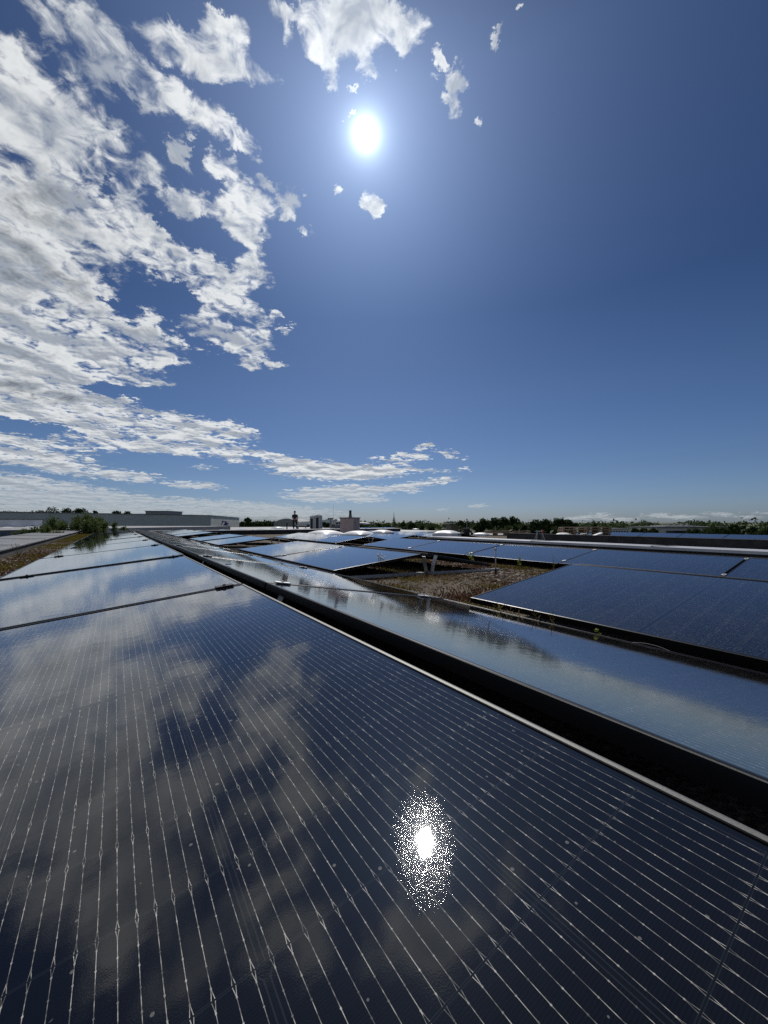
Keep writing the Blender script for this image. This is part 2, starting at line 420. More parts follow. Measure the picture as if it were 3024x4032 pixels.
def glass_material(name, r0, r1, dust, glitter):
    m_, b = material(name)
    v = objco(); x, y, z = sep(v)
    mg = 0.018                                           # border between frame and first cell
    cw = (W - 2 * mg) / 6                                # a column of cells
    half = (L - 2 * mg - 0.014) / 2
    ch = half / 9                                        # a half cell
    xs = x - mg
    xc = S.m('FLOORED_MODULO', xs, cw)
    wp = cw / 14
    xw = S.m('ABSOLUTE', S.m('FLOORED_MODULO', xc, wp) - wp / 2)
    ymid = S.m('ABSOLUTE', y - L / 2) - 0.007            # distance from the middle gap
    yb = S.m('FLOORED_MODULO', ymid, ch)
    yb = S.m('MINIMUM', yb, ch - yb)                     # distance to the nearest cell edge
    inside = (ymid > 0.0) * (ymid < half) * (xs > 0.0) * (xs < cw * 6)
    # ribbon wires: one line, opening into an eye over every cell edge, a solder pad every 15 mm
    eye = S.m('MAXIMUM', 0.0012 - yb * 0.15, 0.0)
    line = S.m('ABSOLUTE', xw - eye) < 0.00023
    pad = (S.m('ABSOLUTE', S.m('FLOORED_MODULO', ymid, ch / 6) - ch / 12) < 0.0006) * (xw < 0.00055)
    wire = S.m('MAXIMUM', line, pad) * inside
    wire = wire * (yb > 0.0006)
    # gaps between cells
    cut = S.m('MAXIMUM', 0.008 - S.m('FLOORED_MODULO', ymid, ch * 2) * 0.8, 0.0)
    xe = S.m('MINIMUM', xc, cw - xc)
    edge = S.m('ABSOLUTE', xe - 0.0022 - cut * 0.9) < 0.0005
    edge = S.m('MAXIMUM', edge, (S.m('ABSOLUTE', yb - 0.0008) < 0.0004) * 0.6) * inside
    gap = S.m('MAXIMUM', xe < 0.0020, yb < 0.0008) * inside
    finger = smooth(S.m('ABSOLUTE', S.m('FLOORED_MODULO', y, 0.0022) - 0.0011), 0.0002, 0.0009, 0.0, 1.0)
    tone = noise(comb(S.m('FLOOR', xs / cw), S.m('FLOOR', y / ch), 0.0), 3.7, 0)
    cell = mix(tone, (0.0016, 0.0020, 0.0034), (0.0028, 0.0034, 0.0054))
    cell = mix(finger * 0.18, cell, (0.011, 0.014, 0.021))
    c = mix(gap, cell, (0.0035, 0.0045, 0.006))
    c = mix(edge * 0.5, c, (0.030, 0.035, 0.040))
    flick = noise(v, 130.0, 2, 0.6)
    c = mix(wire, c, mix(smooth(flick, 0.35, 0.7), (0.10, 0.10, 0.095), (0.50, 0.48, 0.44)))
    # dust: a film in streaks, and specks
    W_ = worldco()
    film = (smooth(noise(W_, 2.6, 5, 0.65), 0.35, 0.75) * 0.010 + 0.002) * dust
    c = mix(film, c, (0.36, 0.34, 0.31))
    sp = voro(W_, 46.0)
    pick = noise(W_, 23.0, 1)
    speck = (sp < 0.075) * (pick > 0.47)
    sp2 = voro(W_, 17.0)
    speck2 = (sp2 < 0.045) * (noise(W_, 9.0, 1) > 0.5)
    c = mix(S.m('MAXIMUM', speck, speck2) * 0.26, c, (0.45, 0.44, 0.42))
    setin(b, 'Base Color', c)
    setin(b, 'IOR', 1.30)
    setin(b, 'Specular IOR Level', 0.2)
    smear = noise(comb(x * 3.0, y * 0.8, 0.0), 3.0, 4, 0.6)
    setin(b, 'Roughness', 0.018)
    wave = noise(comb(x * 0.6, y, 0.0), 26.0, 2, 0.5)
    b1 = bump(wave, 0.018, 0.01)
    b2 = bump(noise(W_, 900.0, 2, 0.6), 0.016, 0.0010, b1)
    setin(b, 'Coat Weight', 1.0); setin(b, 'Coat IOR', 1.50); setin(b, 'Coat Roughness', smooth(smear, 0.3, 0.7, r0, r1)); setin(b, 'Coat Normal', b2)
    # the stippled glass and etched cells glitter round the sun's image
    setin(b, 'Normal', bump(noise(W_, 1000.0, 2, 0.7), glitter, 0.0010, b1))
    return m_


M_glass = glass_material('solar_glass', 0.013, 0.026, 1.0, 0.058)
M_glass_dull = glass_material('dusty_solar_glass', 0.030, 0.060, 2.4, 0.035)


def frame_material():
    m_, b = material('black_anodised_frame')
    g = noise(objco(), 900.0, 3, 0.7)
    setin(b, 'Base Color', mix(smooth(g, 0.35, 0.65), (0.006, 0.007, 0.009), (0.018, 0.019, 0.022)))
    setin(b, 'Metallic', 0.6); setin(b, 'Roughness', 0.36)
    setin(b, 'Normal', bump(g, 0.15, 0.0006))
    return m_


M_frame = frame_material()
M_alu = simple('aluminium', (0.45, 0.46, 0.47), 0.52, 0.8, 0.1, 30, 0.05)
M_edge = simple('glare_frame_edge', (0.16, 0.16, 0.155), 0.55, 0.6, 0.12, 400, 0.1)  # lighter metal that paints the sun's glare onto the frame edges
M_black = simple('black_plastic', (0.012, 0.013, 0.015), 0.5, 0, 0.2, 20, 0.05)
M_zinc = simple('zinc_flashing', (0.15, 0.16, 0.175), 0.68, 0.25, 0.22, 2.5, 0.08)
M_bitumen = simple('bitumen', (0.035, 0.036, 0.038), 0.85, 0, 0.35, 3, 0.4)
M_membrane = simple('roof_membrane', (0.24, 0.24, 0.245), 0.5, 0, 0.25, 0.6, 0.1, world_=True)
M_pale = simple('pale_render', (0.50, 0.49, 0.47), 0.8, 0, 0.1, 3, 0.1)
M_pink = simple('pinkish_render', (0.55, 0.43, 0.41), 0.85, 0, 0.1, 5, 0.2)
M_white = simple('white_acrylic', (0.80, 0.81, 0.83), 0.45, 0, 0.04, 3, 0)
M_whitep = simple('white_paint', (0.72, 0.73, 0.74), 0.5, 0, 0.08, 2, 0.05)
M_grey = simple('grey_paint', (0.22, 0.225, 0.23), 0.6, 0, 0.12, 3, 0.05)
M_darkglass = simple('window_glass', (0.03, 0.035, 0.045), 0.12, 0, 0.2, 2, 0)
M_wood = simple('raw_timber', (0.17, 0.115, 0.070), 0.8, 0, 0.3, 9, 0.3)
M_skin = simple('skin', (0.35, 0.21, 0.15), 0.6, 0, 0.05, 20, 0)
M_cloth = simple('dark_work_clothes', (0.018, 0.020, 0.028), 0.9, 0, 0.3, 25, 0.2)
M_blue = simple('blue_work_jacket', (0.02, 0.055, 0.20), 0.8, 0, 0.2, 25, 0.2)
M_bluep = simple('blue_plastic', (0.01, 0.10, 0.55), 0.4, 0, 0.1, 25, 0)
M_red = simple('red_paint', (0.40, 0.05, 0.04), 0.5, 0, 0.1, 10, 0)
M_bark = simple('bark', (0.10, 0.075, 0.055), 0.9, 0, 0.3, 14, 0.5)


def corrugated():
    m_, b = material('wall_cladding')
    v = objco(); x, y, z = sep(v)
    n_ = noise(v, 0.5, 4)
    setin(b, 'Base Color', mix(smooth(n_, 0.3, 0.7), (0.46, 0.465, 0.47), (0.53, 0.53, 0.53)))
    setin(b, 'Roughness', 0.65)
    rib = S.m('ABSOLUTE', S.m('FLOORED_MODULO', x + y, 0.3) - 0.15)
    setin(b, 'Normal', bump(smooth(rib, 0.03, 0.06), 0.4, 0.03))
    return m_


M_clad = corrugated()


def leaf_mat(name, a, c, tr=0.35):
    m_, b = material(name)
    n_ = noise(worldco(), 0.9 if 'tree' in name else 9.0, 4, 0.6)
    info = S.nt.nodes.new('ShaderNodeNewGeometry')
    rnd = S(info.outputs['Random Per Island'])
    cc = mix(S.m('ADD', smooth(n_, 0.35, 0.65) * 0.6, rnd * 0.4), a, c)
    setin(b, 'Base Color', cc); setin(b, 'Roughness', 0.8); setin(b, 'Specular IOR Level', 0.12)
    t = S.nt.nodes.new('ShaderNodeBsdfTranslucent'); S.nt.links.new(cc.s, t.inputs[0])
    ms = S.nt.nodes.new('ShaderNodeMixShader'); ms.inputs[0].default_value = tr
    S.nt.links.new(b.outputs[0], ms.inputs[1]); S.nt.links.new(t.outputs[0], ms.inputs[2])
    S.nt.links.new(ms.outputs[0], S.nt.nodes['Material Output'].inputs[0])
    return m_


M_tree = leaf_mat('tree_leaves', (0.026, 0.045, 0.016), (0.058, 0.088, 0.030), 0.2)
M_tree_l = leaf_mat('pale_tree_leaves', (0.040, 0.056, 0.020), (0.080, 0.098, 0.036), 0.2)
M_bush = leaf_mat('shrub_leaves', (0.060, 0.090, 0.030), (0.14, 0.18, 0.060))
M_sedum_g = leaf_mat('sedum_green', (0.10, 0.095, 0.018), (0.27, 0.22, 0.045), 0.2)
M_sedum_r = leaf_mat('sedum_red', (0.055, 0.022, 0.014), (0.15, 0.060, 0.030), 0.2)
M_straw = leaf_mat('dry_stems', (0.12, 0.08, 0.035), (0.30, 0.21, 0.10), 0.3)
M_fresh = leaf_mat('fresh_leaves', (0.11, 0.16, 0.02), (0.30, 0.36, 0.06), 0.45)
M_petal = simple('pale_petals', (0.75, 0.72, 0.62), 0.8, 0, 0.1, 40, 0)


def gravel_ground():
    m_, b = material('roof_substrate')
    v = worldco()
    a = noise(v, 2.2, 6, 0.65); f = voro(v, 55.0); g = noise(v, 60.0, 4, 0.7)
    c = ramp(a, [(0.30, (0.022, 0.013, 0.010)), (0.45, (0.050, 0.034, 0.022)), (0.58, (0.085, 0.065, 0.040)), (0.72, (0.050, 0.045, 0.016))])
    c = mix(smooth(g, 0.45, 0.7) * 0.6, c, (0.22, 0.19, 0.15))
    setin(b, 'Base Color', c); setin(b, 'Roughness', 0.95)
    setin(b, 'Normal', bump(f * 0.6 + g * 0.4, 0.8, 0.02))
    return m_


M_ground = gravel_ground()


def stone_mat():
    m_, b = material('pebbles')
    info = S.nt.nodes.new('ShaderNodeNewGeometry')
    rnd = S(info.outputs['Random Per Island'])
    c = ramp(rnd, [(0.0, (0.045, 0.030, 0.022)), (0.40, (0.085, 0.058, 0.040)), (0.65, (0.10, 0.055, 0.036)), (0.82, (0.20, 0.17, 0.14)), (1.0, (0.46, 0.43, 0.39))])
    c = mix(noise(worldco(), 120.0, 3) * 0.3, c, (0.12, 0.11, 0.10))
    setin(b, 'Base Color', c); setin(b, 'Roughness', 0.9); setin(b, 'Specular IOR Level', 0.15)
    return m_


M_stone = stone_mat()

# ------------------------------------------------------------------ the ground and the roofs
rng = random.Random(7)
g = MB(); g.add([(-9000, -9000, 0), (9000, -9000, 0), (9000, 9000, 0), (-9000, 9000, 0)], [(0, 1, 2, 3)])
M_field = simple('fields', (0.07, 0.085, 0.035), 0.95, 0, 0.4, 0.02, 0, world_=True)
structure(g.build('ground', M_field))


def sheet(name, us, vs, zf, mat, jit=0.0):
    g_ = MB(); V_ = []; r_ = random.Random(3)
    for u in us:
        for v in vs: V_.append(P3(u, v, zf(u, v) + r_.uniform(-jit, jit)))
    n_ = len(vs); F_ = []
    for i in range(len(us) - 1):
        for j in range(n_ - 1): F_.append((i * n_ + j, (i + 1) * n_ + j, (i + 1) * n_ + j + 1, i * n_ + j + 1))
    g_.add(V_, F_)
    return g_.build(name, mat, smooth_=True)


def span(a, b, n): return [a + (b - a) * i / n for i in range(n + 1)]


structure(sheet('roof_deck', span(-5, 21.7, 130), span(-1.2, 16.6, 90), lambda u, v: deck(v), M_ground, 0.006))


def slab(name, corners, z0, z1, mat, parent=None):       # a prism over any ground outline
    g_ = MB(); n_ = len(corners)
    V_ = [Vector((c.x, c.y, z0)) for c in corners] + [Vector((c.x, c.y, z1)) for c in corners]
    F_ = [tuple(range(n_))[::-1], tuple(range(n_, 2 * n_))] + [(i, (i + 1) % n_, n_ + (i + 1) % n_, n_ + i) for i in range(n_)]
    g_.add(V_, F_)
    return g_.build(name, mat, parent)


# body of the building under the roof
t = thing('warehouse', 'large flat-roofed building carrying the solar panels, seen only by its roof', 'building', P3(8, 8, -CZ))
t['kind'] = 'structure'; del t['label']; del t['category']
o = slab('wall', [P3(-5, -1.95, 0), P3(21.9, -1.95, 0), P3(21.9, 16.4, 0), P3(-5, 16.4, 0)], 0, CZ - 0.95, M_pale)
o.parent = t; o.matrix_parent_inverse = Matrix.Translation(-Vector(t.location))

# the next flat roofs
structure(sheet('far_roof', span(21.9, 58, 20), span(-1.2, 22, 20), lambda u, v: -0.69, M_membrane, 0.0))
structure(sheet('right_roof', span(-30, 21.7, 20), span(17.2, 25.5, 20), lambda u, v: -0.86, M_membrane, 0.0))


# ------------------------------------------------------------------ parapets
def prism_along(name, a, b, section, mat, parent=None):
    """sweep a cross-section of (offset sideways, height) from a to b"""
    a, b = Vector(a), Vector(b); t_ = (b - a); t_.z = 0; t_.normalize(); s_ = Vector((t_.y, -t_.x, 0))
    g_ = MB(); n_ = len(section)
    V_ = [a + s_ * o_ + UP * h_ for o_, h_ in section] + [b + s_ * o_ + UP * h_ for o_, h_ in section]
    F_ = [(i, (i + 1) % n_, n_ + (i + 1) % n_, n_ + i) for i in range(n_)] + [tuple(range(n_))[::-1], tuple(range(n_, 2 * n_))]
    g_.add(V_, F_)
    return g_.build(name, mat, parent)


M_capw = simple('pale_metal_capping', (0.50, 0.50, 0.51), 0.42, 0.3, 0.12, 1.5, 0.05)


def parapet(name, label, a, b, inner, cap, zs, cmat=None):
    t_ = thing(name, label, 'parapet', a)
    inv = Matrix.Translation(-Vector(a))
    o_ = prism_along('upstand', a, b, inner, M_bitumen); o_.parent = t_; o_.matrix_parent_inverse = inv
    o_ = prism_along('capping', a, b, cap, cmat or M_zinc); o_.parent = t_; o_.matrix_parent_inverse = inv
    t2 = (Vector(b) - Vector(a)); n_ = int(t2.length / 2.5); t2.normalize(); s_ = Vector((t2.y, -t2.x, 0))
    for k in range(1, n_):                               # the folded joints of the capping
        q_ = Vector(a) + t2 * (k * 2.5); g_ = MB()
        g_.tube([q_ + s_ * o_ + UP * (h_ + 0.004) for o_, h_ in zs], 0.007, 5)
        o_ = g_.build('capping_joint', M_zinc); o_.parent = t_; o_.matrix_parent_inverse = inv
    return t_


zt = -0.335
parapet('parapet', 'long grey metal-capped parapet along the gravel strip at the left edge of the roof',
        P3(-5, -1.14, 0), P3(21.9, -1.14, 0),
        [(0, -0.46), (0, zt), (-0.80, -0.325), (-0.80, -0.62)],
        [(0.025, zt - 0.010), (0.025, zt + 0.006), (-0.02, zt + 0.012), (-0.86, -0.305), (-0.90, -0.315), (-0.90, -0.42), (-0.885, -0.42), (-0.885, -0.33), (-0.02, zt + 0.004)],
        [(0.02, zt + 0.008), (-0.86, -0.305)])
parapet('parapet', 'dark low parapet closing the far end of the two long panel rows',
        P3(21.75, -1.2, 0), P3(21.75, 16.6, 0),
        [(0, -0.70), (0, -0.43), (-0.3, -0.43), (-0.3, -0.70)],
        [(0.02, -0.45), (0.02, -0.425), (-0.32, -0.405), (-0.32, -0.45)],
        [(0.02, -0.423), (-0.32, -0.403)])
parapet('parapet', 'broad pale metal-capped parapet behind the right-hand panel rows',
        P3(-12, 9.3, 0), P3(9.2, 9.3, 0),
        [(0, -0.68), (0, -0.485), (-1.2, -0.455), (-1.2, -0.68)],
        [(0.03, -0.52), (0.03, -0.475), (-1.23, -0.442), (-1.23, -0.49)],
        [(0.03, -0.472), (-1.23, -0.439)], M_capw)
parapet('parapet', 'long dark bitumen upstand in front of the distant panels on the right',
        P3(-30, 12.8, 0), P3(9.6, 12.8, 0),
        [(0, -0.70), (0, -0.43), (-0.25, -0.43), (-0.25, -0.70)],
        [(0.01, -0.432), (0.01, -0.416), (-0.26, -0.414), (-0.26, -0.432)],
        [(0.0, -0.415), (-0.25, -0.413)], M_bitumen)

# ------------------------------------------------------------------ solar panels
def frame_mesh(bright):
    prof = [(0.011, H - 0.012), (0.011, H - 0.0008), (0.0095, H), (0.0045, H), (0.0012, H - 0.0010), (0.0, H - 0.0026), (0.0, 0.0), (0.012, 0.0), (0.012, 0.002), (0.002, 0.002), (0.002, H - 0.012)]
    V_, F_ = [], []
    for o_, z_ in prof:
        V_ += [(o_, o_, z_), (W - o_, o_, z_), (W - o_, L - o_, z_), (o_, L - o_, z_)]
    n_ = len(prof); mats = []
    for i in range(n_):
        j = (i + 1) % n_
        for k in range(4):
            F_.append((i * 4 + k, j * 4 + k, j * 4 + (k + 1) % 4, i * 4 + (k + 1) % 4))
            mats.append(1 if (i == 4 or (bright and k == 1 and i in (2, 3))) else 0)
    me = bpy.data.meshes.new('frame'); me.from_pydata(V_, [], F_)
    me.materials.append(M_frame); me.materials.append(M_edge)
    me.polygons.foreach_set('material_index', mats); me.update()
    return me


ME_frame = frame_mesh(False)
ME_frame_bright = frame_mesh(True)             # sun glare on the long row's upper edge, painted as lighter metal
g = MB(); g.box((0.011, 0.011, H - 0.007), (W - 0.011, L - 0.011, H - 0.0022))
ME_glass = g.mesh('glass', M_glass)
ME_glass_dull = g.mesh('glass', M_glass_dull)


def clamp_mesh():
    g_ = MB()
    g_.box((-0.034, -0.018, 0.002), (0.034, 0.018, 0.006))
    g_.box((-0.040, -0.006, -0.03), (0.040, 0.006, 0.002))
    g_.lathe((0, 0, 0.006), [(0.0065, 0), (0.0065, 0.005), (0.003, 0.005)], 8)
    return g_


ME_clamp_b = clamp_mesh().mesh('clamp', M_black)
ME_clamp_s = clamp_mesh().mesh('clamp', M_alu)

ORD = ['nearest', 'second', 'third', 'fourth', 'fifth', 'sixth', 'seventh', 'eighth', 'ninth', 'tenth', 'eleventh', 'twelfth', 'thirteenth', 'fourteenth']


def panel(u0, v_low, z_low, tilt, label, group, rise=1, clamps=None, dz=0.0, yaw=0.0, glare_row=False):
    """u0 near end; v_low/z_low the top of the low edge; rise +1 when it climbs to the right, -1 to the left"""
    tt = R(tilt)
    ax = (p * rise) * math.cos(tt) + UP * math.sin(tt)
    ay = d * rise
    nz = ax.cross(ay)
    org = P3(u0 if rise > 0 else u0 + L, v_low, z_low + dz) - nz * H
    M = Matrix((ax, ay, nz)).transposed().to_4x4(); M.translation = org
    if yaw: M = M @ Matrix.Rotation(yaw, 4, 'Y')
    o_ = thing('solar_panel', label, 'solar panel', None, group, M)
    link('frame', ME_frame_bright if glare_row else ME_frame, o_); link('glass', ME_glass if glare_row else ME_glass_dull, o_)  # long row: frame with the painted glare edge, and clearer glass
    if clamps:
        for cx in (0.93, 0.14):
            c_ = link('clamp', ME_clamp_b if clamps == 'black' else ME_clamp_s, o_)
            c_.location = (W * cx, (L + 0.010) if rise > 0 else -0.010, H + 0.0005)
    return o_


nA = Vector((0, 0, 0))
tA = 5.85
qA = p * math.cos(R(tA)) + UP * math.sin(R(tA)); nA = qA.cross(d)
vA = 0.429 - W
low = qA * vA - nA * 0.31
pA, zA = low.dot(p), low.z
rj = random.Random(11)
for k in range(13):
    u0 = -0.028 + PITCH * (k - 1)
    lab = ('near end of the long left row, black solar panel half hidden under the viewer' if k == 0 else
           'closest black solar panel with the sun glittering on its glass' if k == 1 else
           '%s panel beyond the sun-glittering one, in the left row by the gravel strip' % ORD[k - 2].replace('nearest', 'first'))
    if k == 0: continue
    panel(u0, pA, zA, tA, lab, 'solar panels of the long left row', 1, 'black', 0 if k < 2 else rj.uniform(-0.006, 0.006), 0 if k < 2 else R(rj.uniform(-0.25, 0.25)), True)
tB = 10.15
pB = 0.559 + W * math.cos(R(tB)); zB = -0.268 - W * math.sin(R(tB))
for k in range(1, 13):
    u0 = -0.028 + PITCH * (k - 1)
    lab = ('black solar panel sloping right, just across the dark gap from the closest panel' if k == 1 else
           '%s panel beyond the first, in the right-sloping row across the dark gap' % ORD[k - 2].replace('nearest', 'first'))
    panel(u0, pB, zB, tB, lab, 'solar panels of the right-sloping row', -1, 'silver', 0 if k < 3 else rj.uniform(-0.006, 0.006), 0 if k < 3 else R(rj.uniform(-0.25, 0.25)))


def block(rowname, u_near, n_, v_low, z_low, tilt, group, rise=1):
    for k in range(n_):
        lab = 'panel in %s%s' % (rowname, '' if n_ == 1 else ', %s of %d' % (ORD[k], n_))
        panel(u_near + k * PITCH, v_low, z_low, tilt, lab, group, rise, 'silver' if k < n_ - 1 else None, rj.uniform(-0.004, 0.004), R(rj.uniform(-0.2, 0.2)))


def pair(rowname, u_near, n_, v_low, z_low, tilt, group):
    block(rowname, u_near, n_, v_low, z_low, tilt, group)
    vr = v_low + W * math.cos(R(tilt)) + 0.10; zr = z_low + W * math.sin(R(tilt)) - 0.004
    tb = 10.0
    block('the back slope of ' + rowname, u_near, n_, vr + W * math.cos(R(tb)), zr - W * math.sin(R(tb)), tb, group + ', far slope', -1)


pair('the dark block at the right edge', 1.56 - L - PITCH, 2, 1.70, -0.438, 6.7, 'solar panels right of the long rows')
pair('the block beyond the gravel patch', 3.31, 2, 1.72, -0.456, 5.5, 'solar panels beyond the gravel patch')
pair('the single-panel block with a dark gap before it', 8.3, 1, 1.71, -0.456, 5.8, 'single panels far off')
pair('the next single-panel block farther off', 10.4, 1, 1.71, -0.456, 5.8, 'single panels far off')
pair('the far block by the end parapet', 14.35, 4, 1.71, -0.456, 5.8, 'solar panels by the end parapet')
pair('the long blue row behind the gravel', 8.35 - L - 5 * PITCH, 6, 5.13, -0.575, 8.0, 'solar panels behind the gravel patch')
pair('the middle block beyond the blue row', 9.75, 3, 5.13, -0.575, 8.0, 'solar panels in the middle distance')
pair('the last row by the broad parapet', 8.04 - L - 5 * PITCH, 6, 7.45, -0.585, 6.8, 'solar panels before the broad parapet')
pair('the block past the broad parapet', 10.4, 3, 7.45, -0.575, 7.0, 'solar panels beyond the broad parapet')
pair('the block under the skylights', 11.6, 4, 11.0, -0.60, 7.0, 'solar panels under the skylights')
FAR = 'solar panels on the next roof beyond the end parapet'
for r2, (v2, n2) in enumerate(((4.5, 7), (13.0, 6))):
    for k in range(n2):
        lab = 'pale distant panel beyond the end parapet, %s of the %s run from the left' % (ORD[k] if k else 'first', ('first', 'second', 'third')[r2])
        panel(24.5 + r2 * 2.5, v2 + k * 1.2, -0.60 + (k % 2) * 0.19 * 0, 8.0 if k % 2 == 0 else 8.0, lab, FAR, 1 if k % 2 == 0 else 1)
for k in range(14):
    panel(-12.0 + k * PITCH, 23.0, -0.74, 9.0, 'distant panel behind the dark upstand on the right, %s along from outside the frame' % (ORD[k] if k else 'first'), 'distant solar panels behind the upstand', 1)


# ------------------------------------------------------------------ brackets, rails and small things on the roof
def child(t_, o_):
    bpy.context.view_layer.update()
    o_.parent = t_; o_.matrix_parent_inverse = t_.matrix_world.inverted(); return o_


def strap(g_, a, b, w_, th_, axis):                      # a flat metal strip between two points, bent outward a little
    a, b = Vector(a), Vector(b); axis = Vector(axis).normalized()
    pts = []
    for i in range(9):
        t_ = i / 8
        q_ = a.lerp(b, t_) + UP.cross(axis) * 0.0
        pts.append(q_)
    dr = (b - a).normalized(); nn = dr.cross(axis).normalized()
    V_ = []
    for i, q_ in enumerate(pts):
        bow = math.sin(math.pi * i / 8) * 0.012
        for s1, s2 in ((-1, 0), (1, 0), (1, 1), (-1, 1)):
            V_.append(q_ + axis * (w_ / 2 * s1) + nn * (bow + th_ * s2))
    F_ = [(i * 4 + k, i * 4 + (k + 1) % 4, i * 4 + 4 + (k + 1) % 4, i * 4 + 4 + k) for i in range(8) for k in range(4)]
    F_ += [(3, 2, 1, 0), (32, 33, 34, 35)]
    g_.add(V_, F_)


def ridge_bracket(label, u, v, ztop, zbot, group=None, lean=0.045):
    t_ = thing('ridge_bracket', label, 'bracket', P3(u, v, zbot), group)
    for s_ in (-1, 1):
        g_ = MB(); strap(g_, P3(u, v + s_ * lean * 0.5, zbot), P3(u, v + s_ * (lean + 0.045), ztop), 0.055, 0.003, d)
        child(t_, g_.build('strap', M_alu))
    g_ = MB()
    g_.box((-0.03, -0.06, 0), (0.03, 0.06, 0.004))
    o_ = g_.build('foot_plate', M_alu); o_.matrix_world = Matrix.Translation(P3(u, v, zbot - 0.003)) @ Matrix.Rotation(-AZ, 4, 'Z').inverted()
    child(t_, o_)
    return t_


ridge_bracket('grey metal strap bracket poking up in the dark gap beside the closest panel', 1.60, 0.508, -0.292, -0.50)
ridge_bracket('second metal strap bracket farther along the dark gap between the long rows', 3.37, 0.508, -0.292, -0.50)
ridge_bracket('shiny pair of bent aluminium straps under the panel ridge at the gravel patch', 3.22, 2.87, -0.372, -0.600)
ridge_bracket('pale bent straps holding the ridge of the lone far panel', 8.22, 2.86, -0.37, -0.600)
ridge_bracket('small bright straps under the ridge left of the middle block', 9.68, 6.28, -0.44, -0.68)
ridge_bracket('small bright straps under the ridge beyond the broad parapet', 10.32, 8.60, -0.46, -0.68)


def rail(label, u, v0, v1, z0, z1):
    g_ = MB()
    a, b = P3(u, v0, z0), P3(u, v1, z1); ax = (b - a).normalized(); l_ = (b - a).length
    ay = UP.cross(ax).normalized(); az_ = ax.cross(ay)
    M = Matrix((ax, ay, az_)).transposed().to_4x4(); M.translation = a
    g_.box((0, -0.02, 0), (l_, 0.02, 0.012)); g_.box((0, -0.02, 0.012), (l_, -0.012, 0.03)); g_.box((0, 0.012, 0.012), (l_, 0.02, 0.03))
    o_ = g_.build('base_rail', M_alu); o_.matrix_world = M
    return tag(o_, label, 'rail')


rail('long grey aluminium channel rail lying across the weedy gravel patch', 3.27, 1.66, 4.10, -0.545, -0.625)
rail('short aluminium channel rail under the far single-panel block', 8.25, 1.66, 4.0, -0.545, -0.625)

# threaded post in the gravel
c = P3(2.96, 3.66, deck(3.66) - 0.01)
t = thing('roof_post', 'slim upright steel post with a bright cap standing in the gravel patch', 'post', c)
g = MB(); g.tube([(0, 0, 0.08), (0, 0, 0.315)], 0.008, 10); o = g.build('shaft', M_alu, t, True)
g = MB(); g.lathe((0, 0, 0), [(0.022, 0), (0.022, 0.012), (0.013, 0.02), (0.013, 0.085), (0.009, 0.09)], 12); g.build('sleeve', M_black, t)
g = MB(); g.lathe((0, 0, 0.305), [(0.006, 0), (0.0125, 0.006), (0.0135, 0.022), (0.008, 0.034), (0.002, 0.037)], 12); g.build('cap', M_alu, t, True)
# wire loop end near the far block
c = P3(6.2, 2.95, deck(2.9))
for lab, cc, hh in (('upright wire with a round eye beside the far end of the gravel', P3(5.6, 2.95, -0.47), 0.13), ):
    t = thing('wire_eye', lab, 'wire', cc)
    g = MB(); g.tube([(0, 0, -0.12), (0, 0, hh)], 0.004, 6); g.build('stem', M_alu, t)
    g = MB(); g.tube([(0.018 * math.cos(a_), 0, hh + 0.018 + 0.018 * math.sin(a_)) for a_ in [i * math.pi / 6 for i in range(13)]], 0.004, 6); g.build('ring', M_alu, t)

# blue plastic clip on the second row
q_ = P3(2.62, 0.60, -0.268 - 0.04 * 0.18 + 0.002)
t = thing('cable_clip', 'small bright blue plastic clip lying on the right-sloping row', 'clip', q_)
g = MB(); g.tube([(-0.018, 0, 0.003), (0.02, 0.004, 0.003)], 0.0032, 6); g.build('bar', M_bluep, t)
g = MB(); g.tube([(0.004, 0.0, 0.003), (0.016, -0.010, 0.004)], 0.0026, 6); g.build('tongue', M_bluep, t)

# grey cable between the second row and the right-hand block
pts = []
for i in range(21):
    a_ = i / 20
    pts.append(P3(0.74 - 0.22 * a_, 1.667 + 0.012 * math.sin(a_ * 3.1), -0.485 + 0.020 * math.sin(a_ * math.pi)))
g = MB(); g.tube(pts, 0.0012, 8); tag(g.build('cable', M_zinc, None, True), 'pale cable looping up between the second row and the right block', 'cable')


# ------------------------------------------------------------------ gravel, sedum and weeds
def scatter_mesh(name, verts, faces, mat):
    me = bpy.data.meshes.new(name)
    me.from_pydata(verts, [], faces); me.materials.append(mat); me.update()
    return link(name, me)


